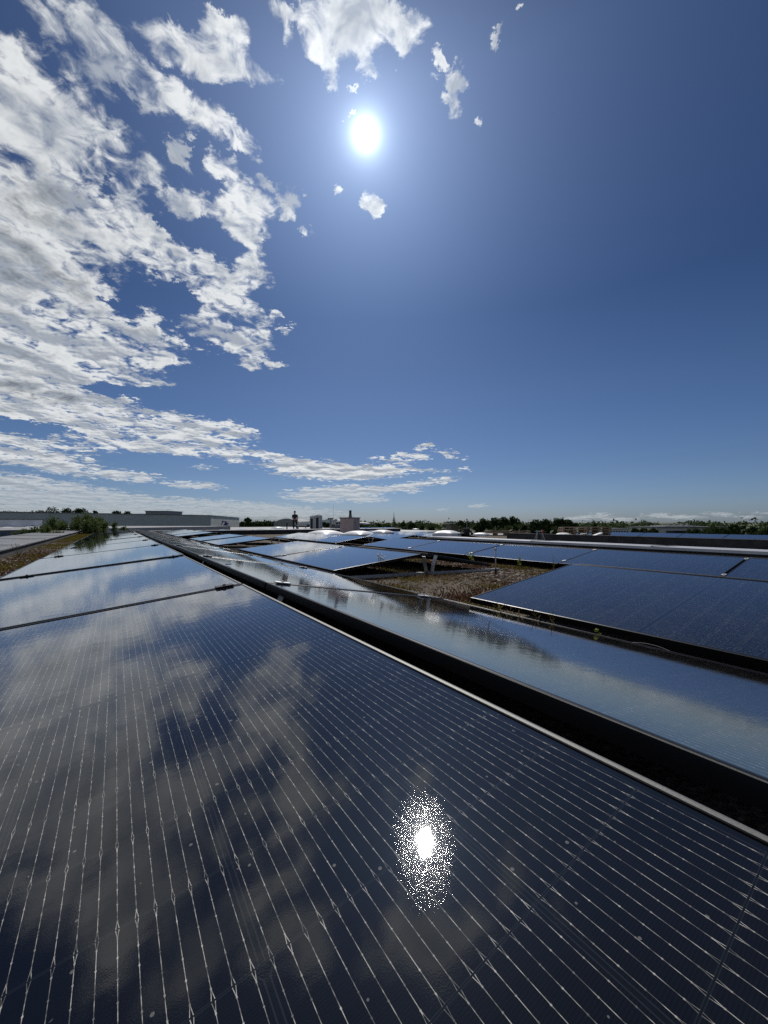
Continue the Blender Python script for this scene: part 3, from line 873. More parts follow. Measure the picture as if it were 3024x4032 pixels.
def stones(n_, area, size, seed):
    r_ = random.Random(seed); V_, F_ = [], []
    ico = [(0, 0, -1), (.72, -.52, -.45), (-.28, -.85, -.45), (-.89, 0, -.45), (-.28, .85, -.45), (.72, .52, -.45),
           (.28, -.85, .45), (-.72, -.52, .45), (-.72, .52, .45), (.28, .85, .45), (.89, 0, .45), (0, 0, 1)]
    fc = [(0, 1, 2), (1, 0, 5), (0, 2, 3), (0, 3, 4), (0, 4, 5), (1, 5, 10), (2, 1, 6), (3, 2, 7), (4, 3, 8), (5, 4, 9),
          (1, 10, 6), (2, 6, 7), (3, 7, 8), (4, 8, 9), (5, 9, 10), (6, 10, 11), (7, 6, 11), (8, 7, 11), (9, 8, 11), (10, 9, 11)]
    for _ in range(n_):
        u, v = area(r_)
        s_ = size * r_.uniform(0.5, 1.5); sx, sy, sz = s_ * r_.uniform(.8, 1.4), s_ * r_.uniform(.7, 1.1), s_ * r_.uniform(.35, .75)
        an = r_.uniform(0, 6.28); ca, sa = math.cos(an), math.sin(an); tl_ = r_.uniform(-.3, .3)
        c_ = P3(u, v, deck(v) + sz * r_.uniform(0.1, 0.7)); o_ = len(V_)
        for (x, y, z) in ico:
            x, y, z = x * sx * r_.uniform(.85, 1.12), y * sy * r_.uniform(.85, 1.12), z * sz
            V_.append((c_.x + x * ca - y * sa, c_.y + x * sa + y * ca, c_.z + z + x * tl_))
        F_ += [tuple(i + o_ for i in f_) for f_ in fc]
    return V_, F_


def in_patch(r_):                                        # the open gravel between the rows
    while True:
        u, v = r_.uniform(1.6, 8.4), r_.triangular(1.65, 5.2, 3.0)
        if r_.random() < (1.0 if u < 4.8 else 0.45): return u, v


def bed(n_, area, hmin, hmax, wid, seed, spread=1.0, blades=1):
    """upright tufts of tiny leaves"""
    r_ = random.Random(seed); V_, F_ = [], []
    for _ in range(n_):
        u, v = area(r_)
        base = P3(u, v, deck(v)); h_ = r_.uniform(hmin, hmax)
        for _b in range(blades):
            an = r_.uniform(0, 6.28); le = h_ * r_.uniform(.5, 1.1)
            q0 = base + Vector((r_.gauss(0, .006), r_.gauss(0, .006), 0))
            side = Vector((math.cos(an), math.sin(an), 0)) * wid * r_.uniform(.6, 1.3)
            tip = q0 + Vector((r_.gauss(0, 1), r_.gauss(0, 1), 0)) * le * 0.35 * spread + UP * le
            mid = (q0 + tip) / 2 + side * 0.3
            o_ = len(V_)
            V_ += [tuple(q0 - side * .3), tuple(q0 + side * .3), tuple(mid + side), tuple(tip), tuple(mid - side)]
            F_ += [(o_, o_ + 1, o_ + 2, o_ + 3, o_ + 4)]
    return V_, F_


def clumped(area, centres, sig):
    def f_(r_):
        cu, cv = r_.choice(centres)
        return r_.gauss(cu, sig), r_.gauss(cv, sig)
    return f_


rr = random.Random(5)
V_, F_ = stones(3800, in_patch, 0.011, 21)
v2, f2 = stones(2600, lambda r_: (r_.gauss(3.0, .38), r_.gauss(3.75, .28)), 0.018, 22)
f2 = [tuple(i + len(V_) for i in f_) for f_ in f2]; V_ += v2; F_ += f2
v2, f2 = stones(11000, lambda r_: (r_.uniform(2.2, 13), r_.uniform(-1.10, -0.60)), 0.015, 23)
f2 = [tuple(i + len(V_) for i in f_) for f_ in f2]; V_ += v2; F_ += f2
stuff(scatter_mesh('gravel', V_, F_, M_stone), 'grey and white pebbles strewn over the roof between the panel rows', 'gravel')

cg = [(rr.uniform(1.7, 8), rr.uniform(1.75, 5.0)) for _ in range(46)]
cr = [(rr.uniform(1.6, 8), rr.uniform(1.7, 5.0)) for _ in range(60)]
lg = [(rr.uniform(5, 21), rr.uniform(-1.1, -0.68)) for _ in range(60)]
V_, F_ = bed(19000, clumped(None, cg, .10), .008, .036, .0045, 31)
for ar, n_, s_ in ((lambda r_: (r_.uniform(12, 21.3), r_.uniform(-1.12, -0.6)), 15000, 32), (clumped(None, lg, .12), 12000, 33)):
    v2, f2 = bed(n_, ar, .01, .05, .006, s_); f2 = [tuple(i + len(V_) for i in f_) for f_ in f2]; V_ += v2; F_ += f2
stuff(scatter_mesh('green_sedum', V_, F_, M_sedum_g), 'low yellow-green sedum growing in tufts over the roof gravel', 'ground cover')
V_, F_ = bed(30000, clumped(None, cr, .16), .008, .034, .0045, 34)
v2, f2 = bed(9000, lambda r_: (r_.uniform(2.2, 8), r_.triangular(-1.1, -0.62, -0.66)), .008, .035, .005, 35)
f2 = [tuple(i + len(V_) for i in f_) for f_ in f2]; V_ += v2; F_ += f2
stuff(scatter_mesh('red_sedum', V_, F_, M_sedum_r), 'low reddish-brown sedum mat between the pebbles', 'ground cover')
V_, F_ = bed(5000, in_patch, .02, .055, .0016, 36, 2.4)
v2, f2 = bed(2600, lambda r_: (r_.gauss(3.2, .35), r_.gauss(2.75, .3)), .02, .06, .0018, 37, 2.2)
f2 = [tuple(i + len(V_) for i in f_) for f_ in f2]; V_ += v2; F_ += f2
v2, f2 = bed(1500, lambda r_: (r_.uniform(2.2, 14), r_.uniform(-1.12, -0.62)), .02, .08, .002, 38, 2.4)
f2 = [tuple(i + len(V_) for i in f_) for f_ in f2]; V_ += v2; F_ += f2
stuff(scatter_mesh('dry_grass', V_, F_, M_straw), 'dry straw-coloured moss and stems on the roof gravel', 'dry grass')


def leafy(g_, stem, r_, n_, ln, wd):                     # leaves spiralling up a stem
    for i in range(n_):
        t_ = 0.15 + 0.85 * i / max(1, n_ - 1)
        k_ = t_ * (len(stem) - 1); a_ = int(min(k_, len(stem) - 2)); q_ = Vector(stem[a_]).lerp(Vector(stem[a_ + 1]), k_ - a_)
        an = i * 2.4 + r_.uniform(-.3, .3)
        out = Vector((math.cos(an), math.sin(an), r_.uniform(.25, .9))).normalized()
        sd = out.cross(UP).normalized() * wd * r_.uniform(.7, 1.2); l_ = ln * r_.uniform(.7, 1.15) * (1.1 - .5 * t_)
        g_.add([q_, q_ + out * l_ * .5 + sd, q_ + out * l_, q_ + out * l_ * .5 - sd], [(0, 1, 2, 3)])


def weed(label, u, v, h_, n_, ln, wd, mat, seed, stems=3, lean=0.15, name='weed', z=None, heads=None):
    r_ = random.Random(seed)
    base = P3(u, v, deck(v) if z is None else z)
    t_ = thing(name, label, 'plant', base)
    gs, gl = MB(), MB(); gh = MB()
    for s_ in range(stems):
        an = r_.uniform(0, 6.28); dr = Vector((math.cos(an), math.sin(an), 0)) * lean * h_ * r_.uniform(.3, 1.2)
        hh = h_ * r_.uniform(.6, 1.0) if s_ else h_
        st_ = [dr * (i / 5) ** 1.5 + Vector((0, 0, hh * i / 5)) + Vector((r_.gauss(0, .004), r_.gauss(0, .004), 0)) for i in range(6)]
        gs.tube(st_, [0.0028 * (1 - .1 * i) for i in range(6)], 5)
        if n_: leafy(gl, st_, r_, n_, ln, wd)
        if heads:
            for _k in range(heads):
                q_ = st_[-1] + Vector((r_.gauss(0, .02), r_.gauss(0, .02), r_.uniform(-.01, .02)))
                gs.tube([st_[-2], q_], 0.0015, 4)
                gh.lathe(q_, [(0.002, -0.004), (0.009, 0.0), (0.010, 0.004), (0.003, 0.008)], 7)
    gs.build('stem', M_straw if heads else M_sedum_g, t_)
    if n_: gl.build('leaf_mass', mat, t_)
    if heads: gh.build('flower_head', M_petal, t_)
    return t_


weed('bright yellow-green sprouting weed left of the steel post in the gravel', 4.20, 4.62, .21, 16, .055, .013, M_fresh, 1, 4, .35)
weed('upright fresh green weed growing right of the steel post', 3.62, 5.02, .17, 18, .045, .013, M_fresh, 2, 2, .12)
weed('thin wiry dry weed in front of the blue row right of the post', 3.05, 5.0, .22, 6, .02, .003, M_straw, 3, 3, .25)
weed('pale flowering weed in front of the dark panel edge at the gravel patch', 3.42, 2.32, .23, 7, .025, .005, M_sedum_r, 4, 3, .35, 'flowering_weed', None, 4)
weed('thin dry stalk left of the gravel patch', 4.9, 2.3, .20, 5, .02, .003, M_straw, 5, 2, .25)
weed('dry wispy weed near the wire eye', 6.0, 3.2, .2, 6, .02, .003, M_straw, 6, 5, .4)
weed('dry wispy weed in the gap before the single-panel block', 7.4, 2.6, .2, 6, .02, .003, M_straw, 8, 5, .4)
weed('dry wispy weed behind the far end of the gravel patch', 7.9, 4.4, .24, 6, .02, .003, M_straw, 9, 5, .35)
weed('bushy dry weed low in front of the middle block', 8.8, 4.7, .2, 8, .02, .004, M_sedum_g, 10, 6, .4)
for i, (u, v) in enumerate(((1.36, 1.672), (1.22, 1.67), (1.05, 1.672))):
    weed('tuft of grass in the slot between second row and right block, %s from the gravel' % ORD[i].replace('nearest', 'first'), u, v, .12, 12, .06, .0022, M_straw if i else M_sedum_g, 20 + i, 5, .5, 'grass_tuft', -0.55)
weed('yellowish succulent clump in the slot beside the right block', 0.82, 1.672, .10, 22, .016, .008, M_fresh, 30, 5, .3, 'succulent', -0.55)
for i, (u, v, h_) in enumerate(((4.6, -0.99, .19), (5.4, -1.02, .16), (6.6, -1.0, .19), (3.6, -0.95, .14))):
    weed('dry branching weed in the gravel strip, %s from the viewer' % ORD[(1, 2, 3, 0)[i]], u, v, h_, 7, .025, .004, M_straw if i % 2 else M_sedum_r, 40 + i, 5, .5)


# ------------------------------------------------------------------ trees and shrubs
def crown_mesh(name, blobs, leaf, n_, seed, mat, flat=.8, shell=.55):
    rs = np.random.RandomState(seed)
    vol = np.array([b[3] * b[4] * b[5] for b in blobs]) ** (2 / 3); vol = vol / vol.sum()
    pick = rs.choice(len(blobs), n_, p=vol)
    B_ = np.array(blobs)[pick]
    dr = rs.normal(size=(n_, 3)); dr /= np.linalg.norm(dr, axis=1)[:, None]
    rad = (shell + (1 - shell) * rs.rand(n_)) ** 1.0 * (1 + rs.normal(size=n_) * .09)
    # twiggy lumps
    lump = 1 + .16 * np.sin(dr[:, 0] * 7 + pick) * np.sin(dr[:, 1] * 6 + pick * 2) + .12 * np.sin(dr[:, 2] * 11 + pick)
    c_ = B_[:, :3] + dr * B_[:, 3:6] * (rad * lump)[:, None]
    a_ = rs.normal(size=(n_, 3)); a_ /= np.linalg.norm(a_, axis=1)[:, None]
    b_ = np.cross(a_, rs.normal(size=(n_, 3))); b_ /= np.linalg.norm(b_, axis=1)[:, None]
    s_ = leaf * (0.55 + .9 * rs.rand(n_))[:, None]
    V_ = np.stack([c_ - a_ * s_, c_ + b_ * s_ * .5, c_ + a_ * s_, c_ - b_ * s_ * .5], 1).reshape(-1, 3)
    me = bpy.data.meshes.new(name)
    me.vertices.add(len(V_)); me.vertices.foreach_set('co', V_.ravel())
    me.loops.add(n_ * 4); me.loops.foreach_set('vertex_index', np.arange(n_ * 4))
    me.polygons.add(n_); me.polygons.foreach_set('loop_start', np.arange(0, n_ * 4, 4)); me.polygons.foreach_set('loop_total', np.full(n_, 4))
    me.materials.append(mat); me.update(); me.validate()
    return me


def tree(label, x, top, half, depth, seed, mat=None, group=None, n_=2600, leaf=None, conif=False, name='tree'):
    """x, top, half width: where its crown stands against the sky in the photograph; depth in metres"""
    mat = mat or M_tree
    r_ = random.Random(seed)
    q_ = at(x, 2057, depth); zt_ = at(x, top, depth).z; hw = half * 1.25 * depth / 1514
    base = Vector((q_.x, q_.y, 0)); hgt = zt_
    t_ = thing(name, label, 'tree', base, group)
    g_ = MB(); tr = 0.035 * hgt
    g_.tube([(0, 0, 0), (r_.uniform(-.2, .2), 0, hgt * .35), (r_.uniform(-.3, .3), 0, hgt * .8)], [tr, tr * .7, tr * .25], 8)
    g_.build('trunk', M_bark, t_)
    blobs = []
    lowz = hgt * .16
    for _ in range(13 if not conif else 6):
        f_ = r_.uniform(0, 1)
        z_ = lowz + (hgt - lowz) * f_ * .86
        if conif: rad = hw * (1.05 - .85 * f_)
        else: rad = hw * math.sqrt(max(.12, 1 - (2 * f_ - .75) ** 2)) * .62
        off = (hw - rad) * .9
        blobs.append((r_.uniform(-off, off), r_.uniform(-off, off), z_, rad, rad, rad * .9))
    blobs.append((0, 0, hgt - hw * .38, hw * .38, hw * .38, hw * .38))
    for k in range(3):
        gx = r_.uniform(-.6, .6) * hw
        blobs.append((gx, 0, hgt - hw * r_.uniform(.45, .8), hw * .3, hw * .3, hw * .42))
    gl_ = MB()
    for k in range(5):
        b_ = blobs[k]; gl_.tube([(0, 0, hgt * .25), (b_[0] * .6, b_[1] * .6, (hgt * .25 + b_[2]) / 2), b_[:3]], [tr * .5, tr * .3, tr * .1], 6)
    gl_.build('limb', M_bark, t_)
    link('crown', crown_mesh('crown', blobs, leaf or depth * .0021, n_, seed, mat), t_)
    return t_


TREES = [
    ('low dark tree at the left edge behind the long grey wall', 30, 2008, 60, 110, None, 0),
    ('leftmost round tree of the dark clump behind the grey wall', 160, 2006, 44, 130, None, 0),
    ('tallest tree of the dark clump behind the grey wall', 205, 1994, 46, 135, None, 0),
    ('right-hand tree of the dark clump behind the grey wall', 262, 1999, 40, 130, None, 0),
    ('small tree closing the dark clump behind the grey wall', 308, 2000, 30, 128, None, 0),
    ('tiny bushy treetop peeping over the grey wall beside a chimney', 373, 2010, 13, 120, None, 0),
    ('low round treetop over the grey wall left of the roof box', 462, 2010, 26, 125, None, 0),
    ('right half of the low treetop pair over the grey wall', 500, 2012, 26, 125, None, 0),
    ('small tree just right of the grey wall corner', 955, 2052, 14, 170, None, 0),
    ('taller narrow tree right of the grey wall corner', 976, 2038, 14, 170, None, 0),
    ('low spreading tree left of the barrel-roofed hall', 1012, 2051, 30, 220, None, 0),
    ('second low spreading tree left of the barrel-roofed hall', 1055, 2053, 34, 230, None, 0),
    ('small dark tree behind the rooftop equipment', 1270, 2054, 14, 80, None, 0),
    ('pale green bushy tree behind the rooftop equipment', 1290, 2058, 14, 82, 1, 0),
    ('small tree to the right of the pinkish chimney', 1428, 2063, 16, 100, 1, 0),
    ('pointed small tree left of the television tower', 1491, 2061, 10, 130, None, 1),
    ('low tree under the television tower', 1530, 2066, 20, 160, None, 0),
    ('feathery light green tree right of the television tower', 1588, 2053, 16, 110, 1, 0),
    ('second feathery light green tree, wider than its neighbour', 1622, 2057, 20, 112, 1, 0),
    ('small green tree right of the feathery pair', 1664, 2066, 16, 120, None, 0),
    ('dark low tree left of the small brown block', 1700, 2068, 18, 130, None, 0),
    ('loose tall tree beside the pole and the black rolls', 1815, 2048, 18, 60, 1, 0),
    ('narrow dark tree behind the black rolls', 1838, 2053, 18, 62, None, 1),
    ('leftmost tall tree of the first dark grove on the right', 1900, 2040, 32, 85, None, 0),
    ('second tall tree of the first dark grove', 1945, 2037, 30, 86, None, 0),
    ('third tall tree of the first dark grove', 1985, 2034, 30, 84, None, 0),
    ('pointed last tree of the first dark grove', 2018, 2032, 28, 86, None, 0),
    ('low pale bushy tree in front of the first grove', 2000, 2068, 46, 70, 1, 0),
    ('low tree bridging the two dark groves', 2068, 2066, 24, 90, 1, 0),
    ('left tree of the second dark grove', 2110, 2044, 30, 84, None, 0),
    ('second tree of the second dark grove', 2148, 2042, 28, 86, None, 0),
    ('highest tree of the second dark grove', 2194, 2038, 30, 85, None, 0),
    ('last tree of the second dark grove above the pallets', 2238, 2044, 30, 86, None, 0),
    ('thin treetop right of the tall pallet stack', 2345, 2060, 13, 60, None, 0),
    ('small round treetop above the low white building', 2386, 2073, 12, 150, None, 0),
    ('second small treetop above the low white building', 2437, 2074, 8, 150, None, 0),
    ('dark tree at the right end of the low white building', 2496, 2078, 16, 110, None, 0),
    ('rounded light tree between the two right buildings', 2532, 2078, 18, 120, 1, 0),
    ('wide light green tree left of the two-storey building', 2572, 2079, 24, 118, 1, 0),
    ('dark tree in front of the two-storey building', 2740, 2078, 34, 90, None, 0),
    ('tall dark tree covering the right end of the two-storey building', 2805, 2066, 34, 88, None, 0),
    ('dark tree behind the right end of the two-storey building', 2850, 2080, 26, 95, None, 0),
    ('round tree standing alone near the right edge', 2892, 2062, 24, 110, None, 0),
    ('slim small tree right of the lone round tree', 2928, 2071, 7, 110, None, 0),
    ('dark broad tree near the right edge', 2965, 2072, 26, 115, None, 0),
    ('dark tree at the right edge of the picture', 3010, 2074, 30, 112, None, 0),
]
for i, (lab, x, top, half, depth, pale, con) in enumerate(TREES):
    tree(lab, x, top, half, depth, 100 + i, M_tree_l if pale else M_tree, None, 2600 if half < 20 else 7500, None, bool(con))

# tree belt that closes the horizon
rs = np.random.RandomState(9)
blobs = []
for i in range(420):
    a_ = R(rs.uniform(-62, 62)); dd = rs.uniform(330, 620)
    blobs.append((dd * math.sin(a_), dd * math.cos(a_), rs.uniform(1, 4.0), rs.uniform(8, 16), rs.uniform(8, 16), rs.uniform(2.5, 6.5)))
o = link('woodland', crown_mesh('woodland', blobs, 1.3, 36000, 4, M_tree))
stuff(o, 'far-off low belt of dark woodland closing the horizon', 'woodland')

# the tall shrub beyond the left parapet
r_ = random.Random(3)
SH = [('bushy green shrub beyond the left parapet, the biggest of the group', 292, 2026, 125, 15.0, 8), ('low loose shrub hanging over the left parapet', 165, 2070, 90, 11.5, 6), ('green shrub right of the biggest one before the end parapet', 415, 2042, 80, 16.5, 6)]
for i, (lab, x, top, half, depth, nb) in enumerate(SH):
    q_ = at(x, 2057, depth); zt_ = at(x, top, depth).z; hw = half * depth / 1514; zb = at(x, 2125, depth).z
    t_ = thing('shrub', lab, 'shrub', Vector((q_.x, q_.y, zb - 1.2)), 'shrubs beyond the left parapet')
    blobs = []; hz = zt_ - zb
    g_ = MB()
    for k in range(nb * 3):
        f_ = r_.uniform(-1, 1); hh = 1.2 + hz * (1 - abs(f_) ** 1.6 * .6) * r_.uniform(.5, .92)
        rad = hw * .17 * r_.uniform(.7, 1.2)
        c_ = (f_ * hw * .88, r_.uniform(-.4, .4) * hw, hh)
        blobs.append((*c_, rad, rad, rad * 1.2))
        g_.tube([(f_ * hw * .2, 0, 0), (f_ * hw * .6, c_[1] * .6, hh * .6), (c_[0], c_[1], hh + rad * .6)], [.02, .012, .004], 5)
    g_.build('branch', M_bark, t_)
    link('foliage', crown_mesh('foliage', blobs, .032 * depth / 15, (9000, 2600, 4200)[i], 60 + i, M_bush, shell=.15), t_)


# ------------------------------------------------------------------ buildings
def px_box(x0, x1, ytop, depth, thick, zbot=0.0):
    """footprint and top of a block whose front is seen between x0 and x1"""
    a, b = at(x0, ytop, depth), at(x1, ytop, depth)
    return (a.x, b.x, depth, depth + thick, zbot, a.z)


def bx(name, e, mat, parent=None):
    g_ = MB(); g_.box((e[0], e[2], e[4]), (e[1], e[3], e[5])); return g_.build(name, mat, parent)


def place(t_, o_):                                       # the mesh is in world coordinates
    o_.parent = t_; o_.matrix_parent_inverse = Matrix.Translation(-Vector(t_.location)); return o_


# the long grey clad hall on the left
A_, B_, C_, D_ = at(-260, 2014, 42), at(0, 2018, 45), at(830, 2031, 68), at(942, 2040, 104)
E_ = at(1000, 2040, 104) + Vector((-80, 60, 0)); ht = CZ + 1.2
t = thing('grey_hall', 'long windowless grey clad hall filling the left horizon', 'building', Vector((C_.x, C_.y, 0)))
outl = [A_, B_, C_, D_, D_ + Vector((-70, 40, 0)), A_ + Vector((-60, 40, 0))]
place(t, slab('wall', outl, 0, ht, M_clad))
outl2 = [Vector((q_.x, q_.y, 0)) for q_ in outl]
cen = sum(outl2, Vector()) / 6
place(t, slab('coping', [q_ + (q_ - cen).normalized() * .12 for q_ in outl2], ht, ht + .09, M_zinc))
for (x_, dep) in ((38, 45.9), (508, 57.4), (748, 65.0), (790, 66.5)):
    q_ = at(x_, 2050, dep); g_ = MB(); g_.tube([(q_.x, q_.y - .10, 0.2), (q_.x, q_.y - .10, ht - 1.0 if x_ != 748 else ht - .2)], .07, 8)
    place(t, g_.build('downpipe', M_grey))
e = px_box(573, 657, 2014, 66, 5, ht - .1)
t2 = thing('roof_house', 'long low grey box standing on the roof of the grey hall', 'roof structure', Vector(((e[0] + e[1]) / 2, 66, ht)))
place(t2, bx('cabin', e, M_grey)); place(t2, bx('roof', (e[0] - .1, e[1] + .15, e[2] - .1, e[3] + .1, e[5], e[5] + .12), M_zinc))
g_ = MB(); q_ = at(346, 2025, 58); g_.tube([(q_.x, q_.y, ht - .2), (q_.x, q_.y, at(346, 2015, 58).z)], .12, 8); tag(g_.build('flue', M_grey), 'little grey flue pipe on the roof edge of the grey hall', 'flue')
# white box and pale roof to the left
e = px_box(-60, 43, 2046, 24, 2.2, at(0, 2066, 24).z - .5)
t = thing('plant_box', 'white ventilation box with a ragged top at the far left', 'ventilation unit', Vector((e[0] + .8, 25, e[4])))
bevel(place(t, bx('casing', e, M_whitep)), .02); place(t, bx('lid', (e[0] - .04, e[1] + .04, e[2] - .04, e[3] + .04, e[5], e[5] + .05), M_zinc))
zl = at(0, 2088, 14).z
t = thing('left_outbuilding', 'lower neighbouring building with a pale flat roof at the left edge', 'building', Vector((-16, 20, 0)))
fo = [at(-500, 2088, 10.5), at(190, 2088, 16), at(190, 2088, 16) + Vector((2, 14, 0)), Vector((-34, 33, 0)), Vector((-34, 14, 0))]
place(t, slab('wall', fo, 0, zl - .35, M_pale)); place(t, slab('fascia', [q_ + Vector((0, -.06, 0)) for q_ in fo], zl - .34, zl - .02, M_grey)); place(t, slab('roof', fo, zl - .02, zl, M_membrane))


def dome(label, x, ybase, width, depth, rise=.16, mat=None, group='white roof domes'):
    """acrylic roof light: curb and blown dome"""
    q_ = at(x, ybase, depth); w_ = width * depth / 1514 / 2
    t_ = thing('skylight_dome', label, 'skylight', q_ - Vector((0, 0, .10)), group)
    t_.rotation_euler = (0, 0, -AZ * -1)
    g_ = MB(); s_ = w_ * .80
    g_.box((-s_ - .03, -s_ - .03, -0.06), (s_ + .03, s_ + .03, .10)); g_.build('curb', M_whitep, t_)
    n_ = 12; V2 = []; 
    for i in range(n_ + 1):
        for j in range(n_ + 1):
            a_, b_ = i / n_ * 2 - 1, j / n_ * 2 - 1
            hh = (1 - abs(a_) ** 2.6) * (1 - abs(b_) ** 2.6)
            V2.append((a_ * s_, b_ * s_, .10 + .02 + rise * w_ * 1.3 * hh ** .6))
    F2 = [(i * (n_ + 1) + j, (i + 1) * (n_ + 1) + j, (i + 1) * (n_ + 1) + j + 1, i * (n_ + 1) + j + 1) for i in range(n_) for j in range(n_)]
    g_ = MB(); g_.add(V2, F2); g_.box((-s_, -s_, .101), (s_, s_, .119)); g_.build('dome', mat or M_white, t_, True)
    return t_


for lab, x, yb, w_, dep in (
    ('wide white roof dome left of the pinkish chimney', 1280, 2104, 140, 15.5),
    ('white roof dome in front of the pinkish chimney', 1412, 2104, 118, 15.5),
    ('white roof dome right of the pinkish chimney', 1505, 2096, 80, 19),
    ('white roof dome on a high curb below the feathery trees', 1760, 2100, 98, 16.5),
    ('white roof dome left of the low pallets', 1896, 2104, 54, 19.5),
    ('white roof dome left of the tall pallet stack', 2218, 2105, 60, 20),
    ('small far white dome behind the standing worker', 1092, 2079, 40, 44),
    ('small far white dome right of the standing worker', 1225, 2082, 52, 36),
    ('small far white dome below the antenna mast', 1330, 2084, 50, 34),
    ('tiny white dome under the television tower', 1569, 2084, 22, 40),
    ('tiny white dome right of the one under the television tower', 1637, 2084, 24, 40),
    ('tiny glinting white dome near the right edge', 2931, 2112, 12, 21.5),
    ('little white dome at the right edge, left of its twin', 2985, 2112, 26, 30),
    ('little white dome cut by the right edge', 3018, 2112, 26, 30),
    ('flat white dome at the far left on the neighbouring roof', 30, 2082, 56, 22),
    ('long white dome behind the low left shrub', 118, 2080, 50, 24),
    ('white dome half hidden by the left shrub', 205, 2081, 44, 26)):
    dome(lab, x, yb, w_, dep)

# far halls
t = thing('barrel_hall', 'distant hall with a rounded grey barrel roof left of centre', 'building', Vector((at(1128, 2057, 150).x, 160, 0)))
a, b = at(1078, 2058, 150), at(1180, 2058, 150); zt2 = at(0, 2042, 150).z
g_ = MB(); n_ = 16
V2 = [(a.x + (b.x - a.x) * i / n_, yy, a.z + (zt2 - a.z) * math.sin(math.pi * i / n_) ** .8) for yy in (150, 178) for i in range(n_ + 1)]
V2 += [(b.x, 150, 0), (a.x, 150, 0), (b.x, 178, 0), (a.x, 178, 0)]
F2 = [(i, i + 1, n_ + 2 + i, n_ + 1 + i) for i in range(n_)]
g_.add(V2, F2); place(t, g_.build('roof', M_zinc, None, True))
g_ = MB(); g_.add(V2, [tuple(range(n_, -1, -1)) + (2 * n_ + 3, 2 * n_ + 2), tuple(range(n_ + 1, 2 * n_ + 2)) + (2 * n_ + 4, 2 * n_ + 5), (0, n_ + 1, 2 * n_ + 5, 2 * n_ + 3), (n_, 2 * n_ + 2, 2 * n_ + 4, 2 * n_ + 1)])
place(t, g_.build('wall', M_grey))
t = thing('white_roofed_hall', 'distant long dark hall under a broad shallow white roof behind the rooftop equipment', 'building', Vector((at(1300, 2057, 130).x, 140, 0)))
e = px_box(1165, 1432, 2059, 130, 24)
place(t, bx('wall', e, M_bark))
xm = (e[0] + e[1]) / 2; zr_ = at(0, 2045, 130).z
g_ = MB(); z0 = e[5]
g_.add([(e[0] - .8, 129, z0), (xm, 129, zr_), (e[1] + 1.5, 129, z0 - .1), (e[0] - .8, 156, z0), (xm, 156, zr_), (e[1] + 1.5, 156, z0 - .1), (e[0] - .8, 129, z0 - .5), (e[1] + 1.5, 129, z0 - .5), (e[0] - .8, 156, z0 - .5), (e[1] + 1.5, 156, z0 - .5)],
       [(0, 1, 4, 3), (1, 2, 5, 4), (0, 6, 7, 2, 1), (3, 4, 5, 9, 8), (0, 3, 8, 6), (2, 7, 9, 5), (6, 8, 9, 7)])
place(t, g_.build('roof', M_whitep))
e = px_box(1776, 1806, 2064, 70, 6)
t = thing('brown_block', 'small brown flat-roofed block left of the loose tall tree', 'building', Vector((e[0], 70, 0)))
M_brown = simple('brown_cladding', (0.11, 0.085, 0.07), .8, 0, .15, 2, .1)
place(t, bx('wall', e, M_brown)); place(t, bx('roof', (e[0] - .2, e[1] + .2, e[2] - .2, e[3] + .2, e[5], e[5] + .2), M_grey))
# low white building
e = px_box(2374, 2482, 2083, 105, 10)
t = thing('low_white_building', 'low whitish building with a row of narrow windows, right of the pallets', 'building', Vector((e[0], 105, 0)))
place(t, bx('wall', e, M_pale)); place(t, bx('roof', (e[0] - .2, e[1] + .2, e[2] - .2, e[3] + .2, e[5], e[5] + .18), M_zinc))
for k in range(9):
    xx = e[0] + (e[1] - e[0]) * (k + .9) / 10.3
    o_ = bx('window', (xx, xx + .42, e[2] - .06, e[2] + .02, e[5] - 1.9, e[5] - .5), M_darkglass); place(t, o_)
# two-storey building
e = px_box(2588, 2858, 2078, 120, 14)
t = thing('two_storey_building', 'wide pale two-storey building with a set-back top floor on the right', 'building', Vector((e[0], 120, 0)))
place(t, bx('wall', e, M_pale)); place(t, bx('roof', (e[0] - .3, e[1] + .3, e[2] - .5, e[3] + .3, e[5], e[5] + .35), M_zinc))
e2 = px_box(2618, 2742, 2069, 125, 7, e[5] + .35); o_ = place(t, bx('upper_storey', e2, M_pale))
for k in range(6):
    xx = e2[0] + (e2[1] - e2[0]) * (k + .35) / 6
    o_ = bx('window', (xx, xx + .9, e2[2] - .05, e2[2] + .02, e2[4] + .12, e2[5] - .12), M_darkglass); place(t, o_)
e3 = px_box(2628, 2700, 2092, 119.4, .5, e[5] - 2.6); place(t, bx('window_band', (e3[0], e3[1] + 8, 119.85, 120.0, e[5] - 1.9, e[5] - .9), M_darkglass))
for k, xx in enumerate((2640, 2662, 2690, 2712)):
    q_ = at(xx, 2069, 128); g_ = MB(); g_.box((q_.x - .35, 128, e2[5]), (q_.x + .35, 129, e2[5] + .6)); place(t, g_.build('roof_vent', M_grey))
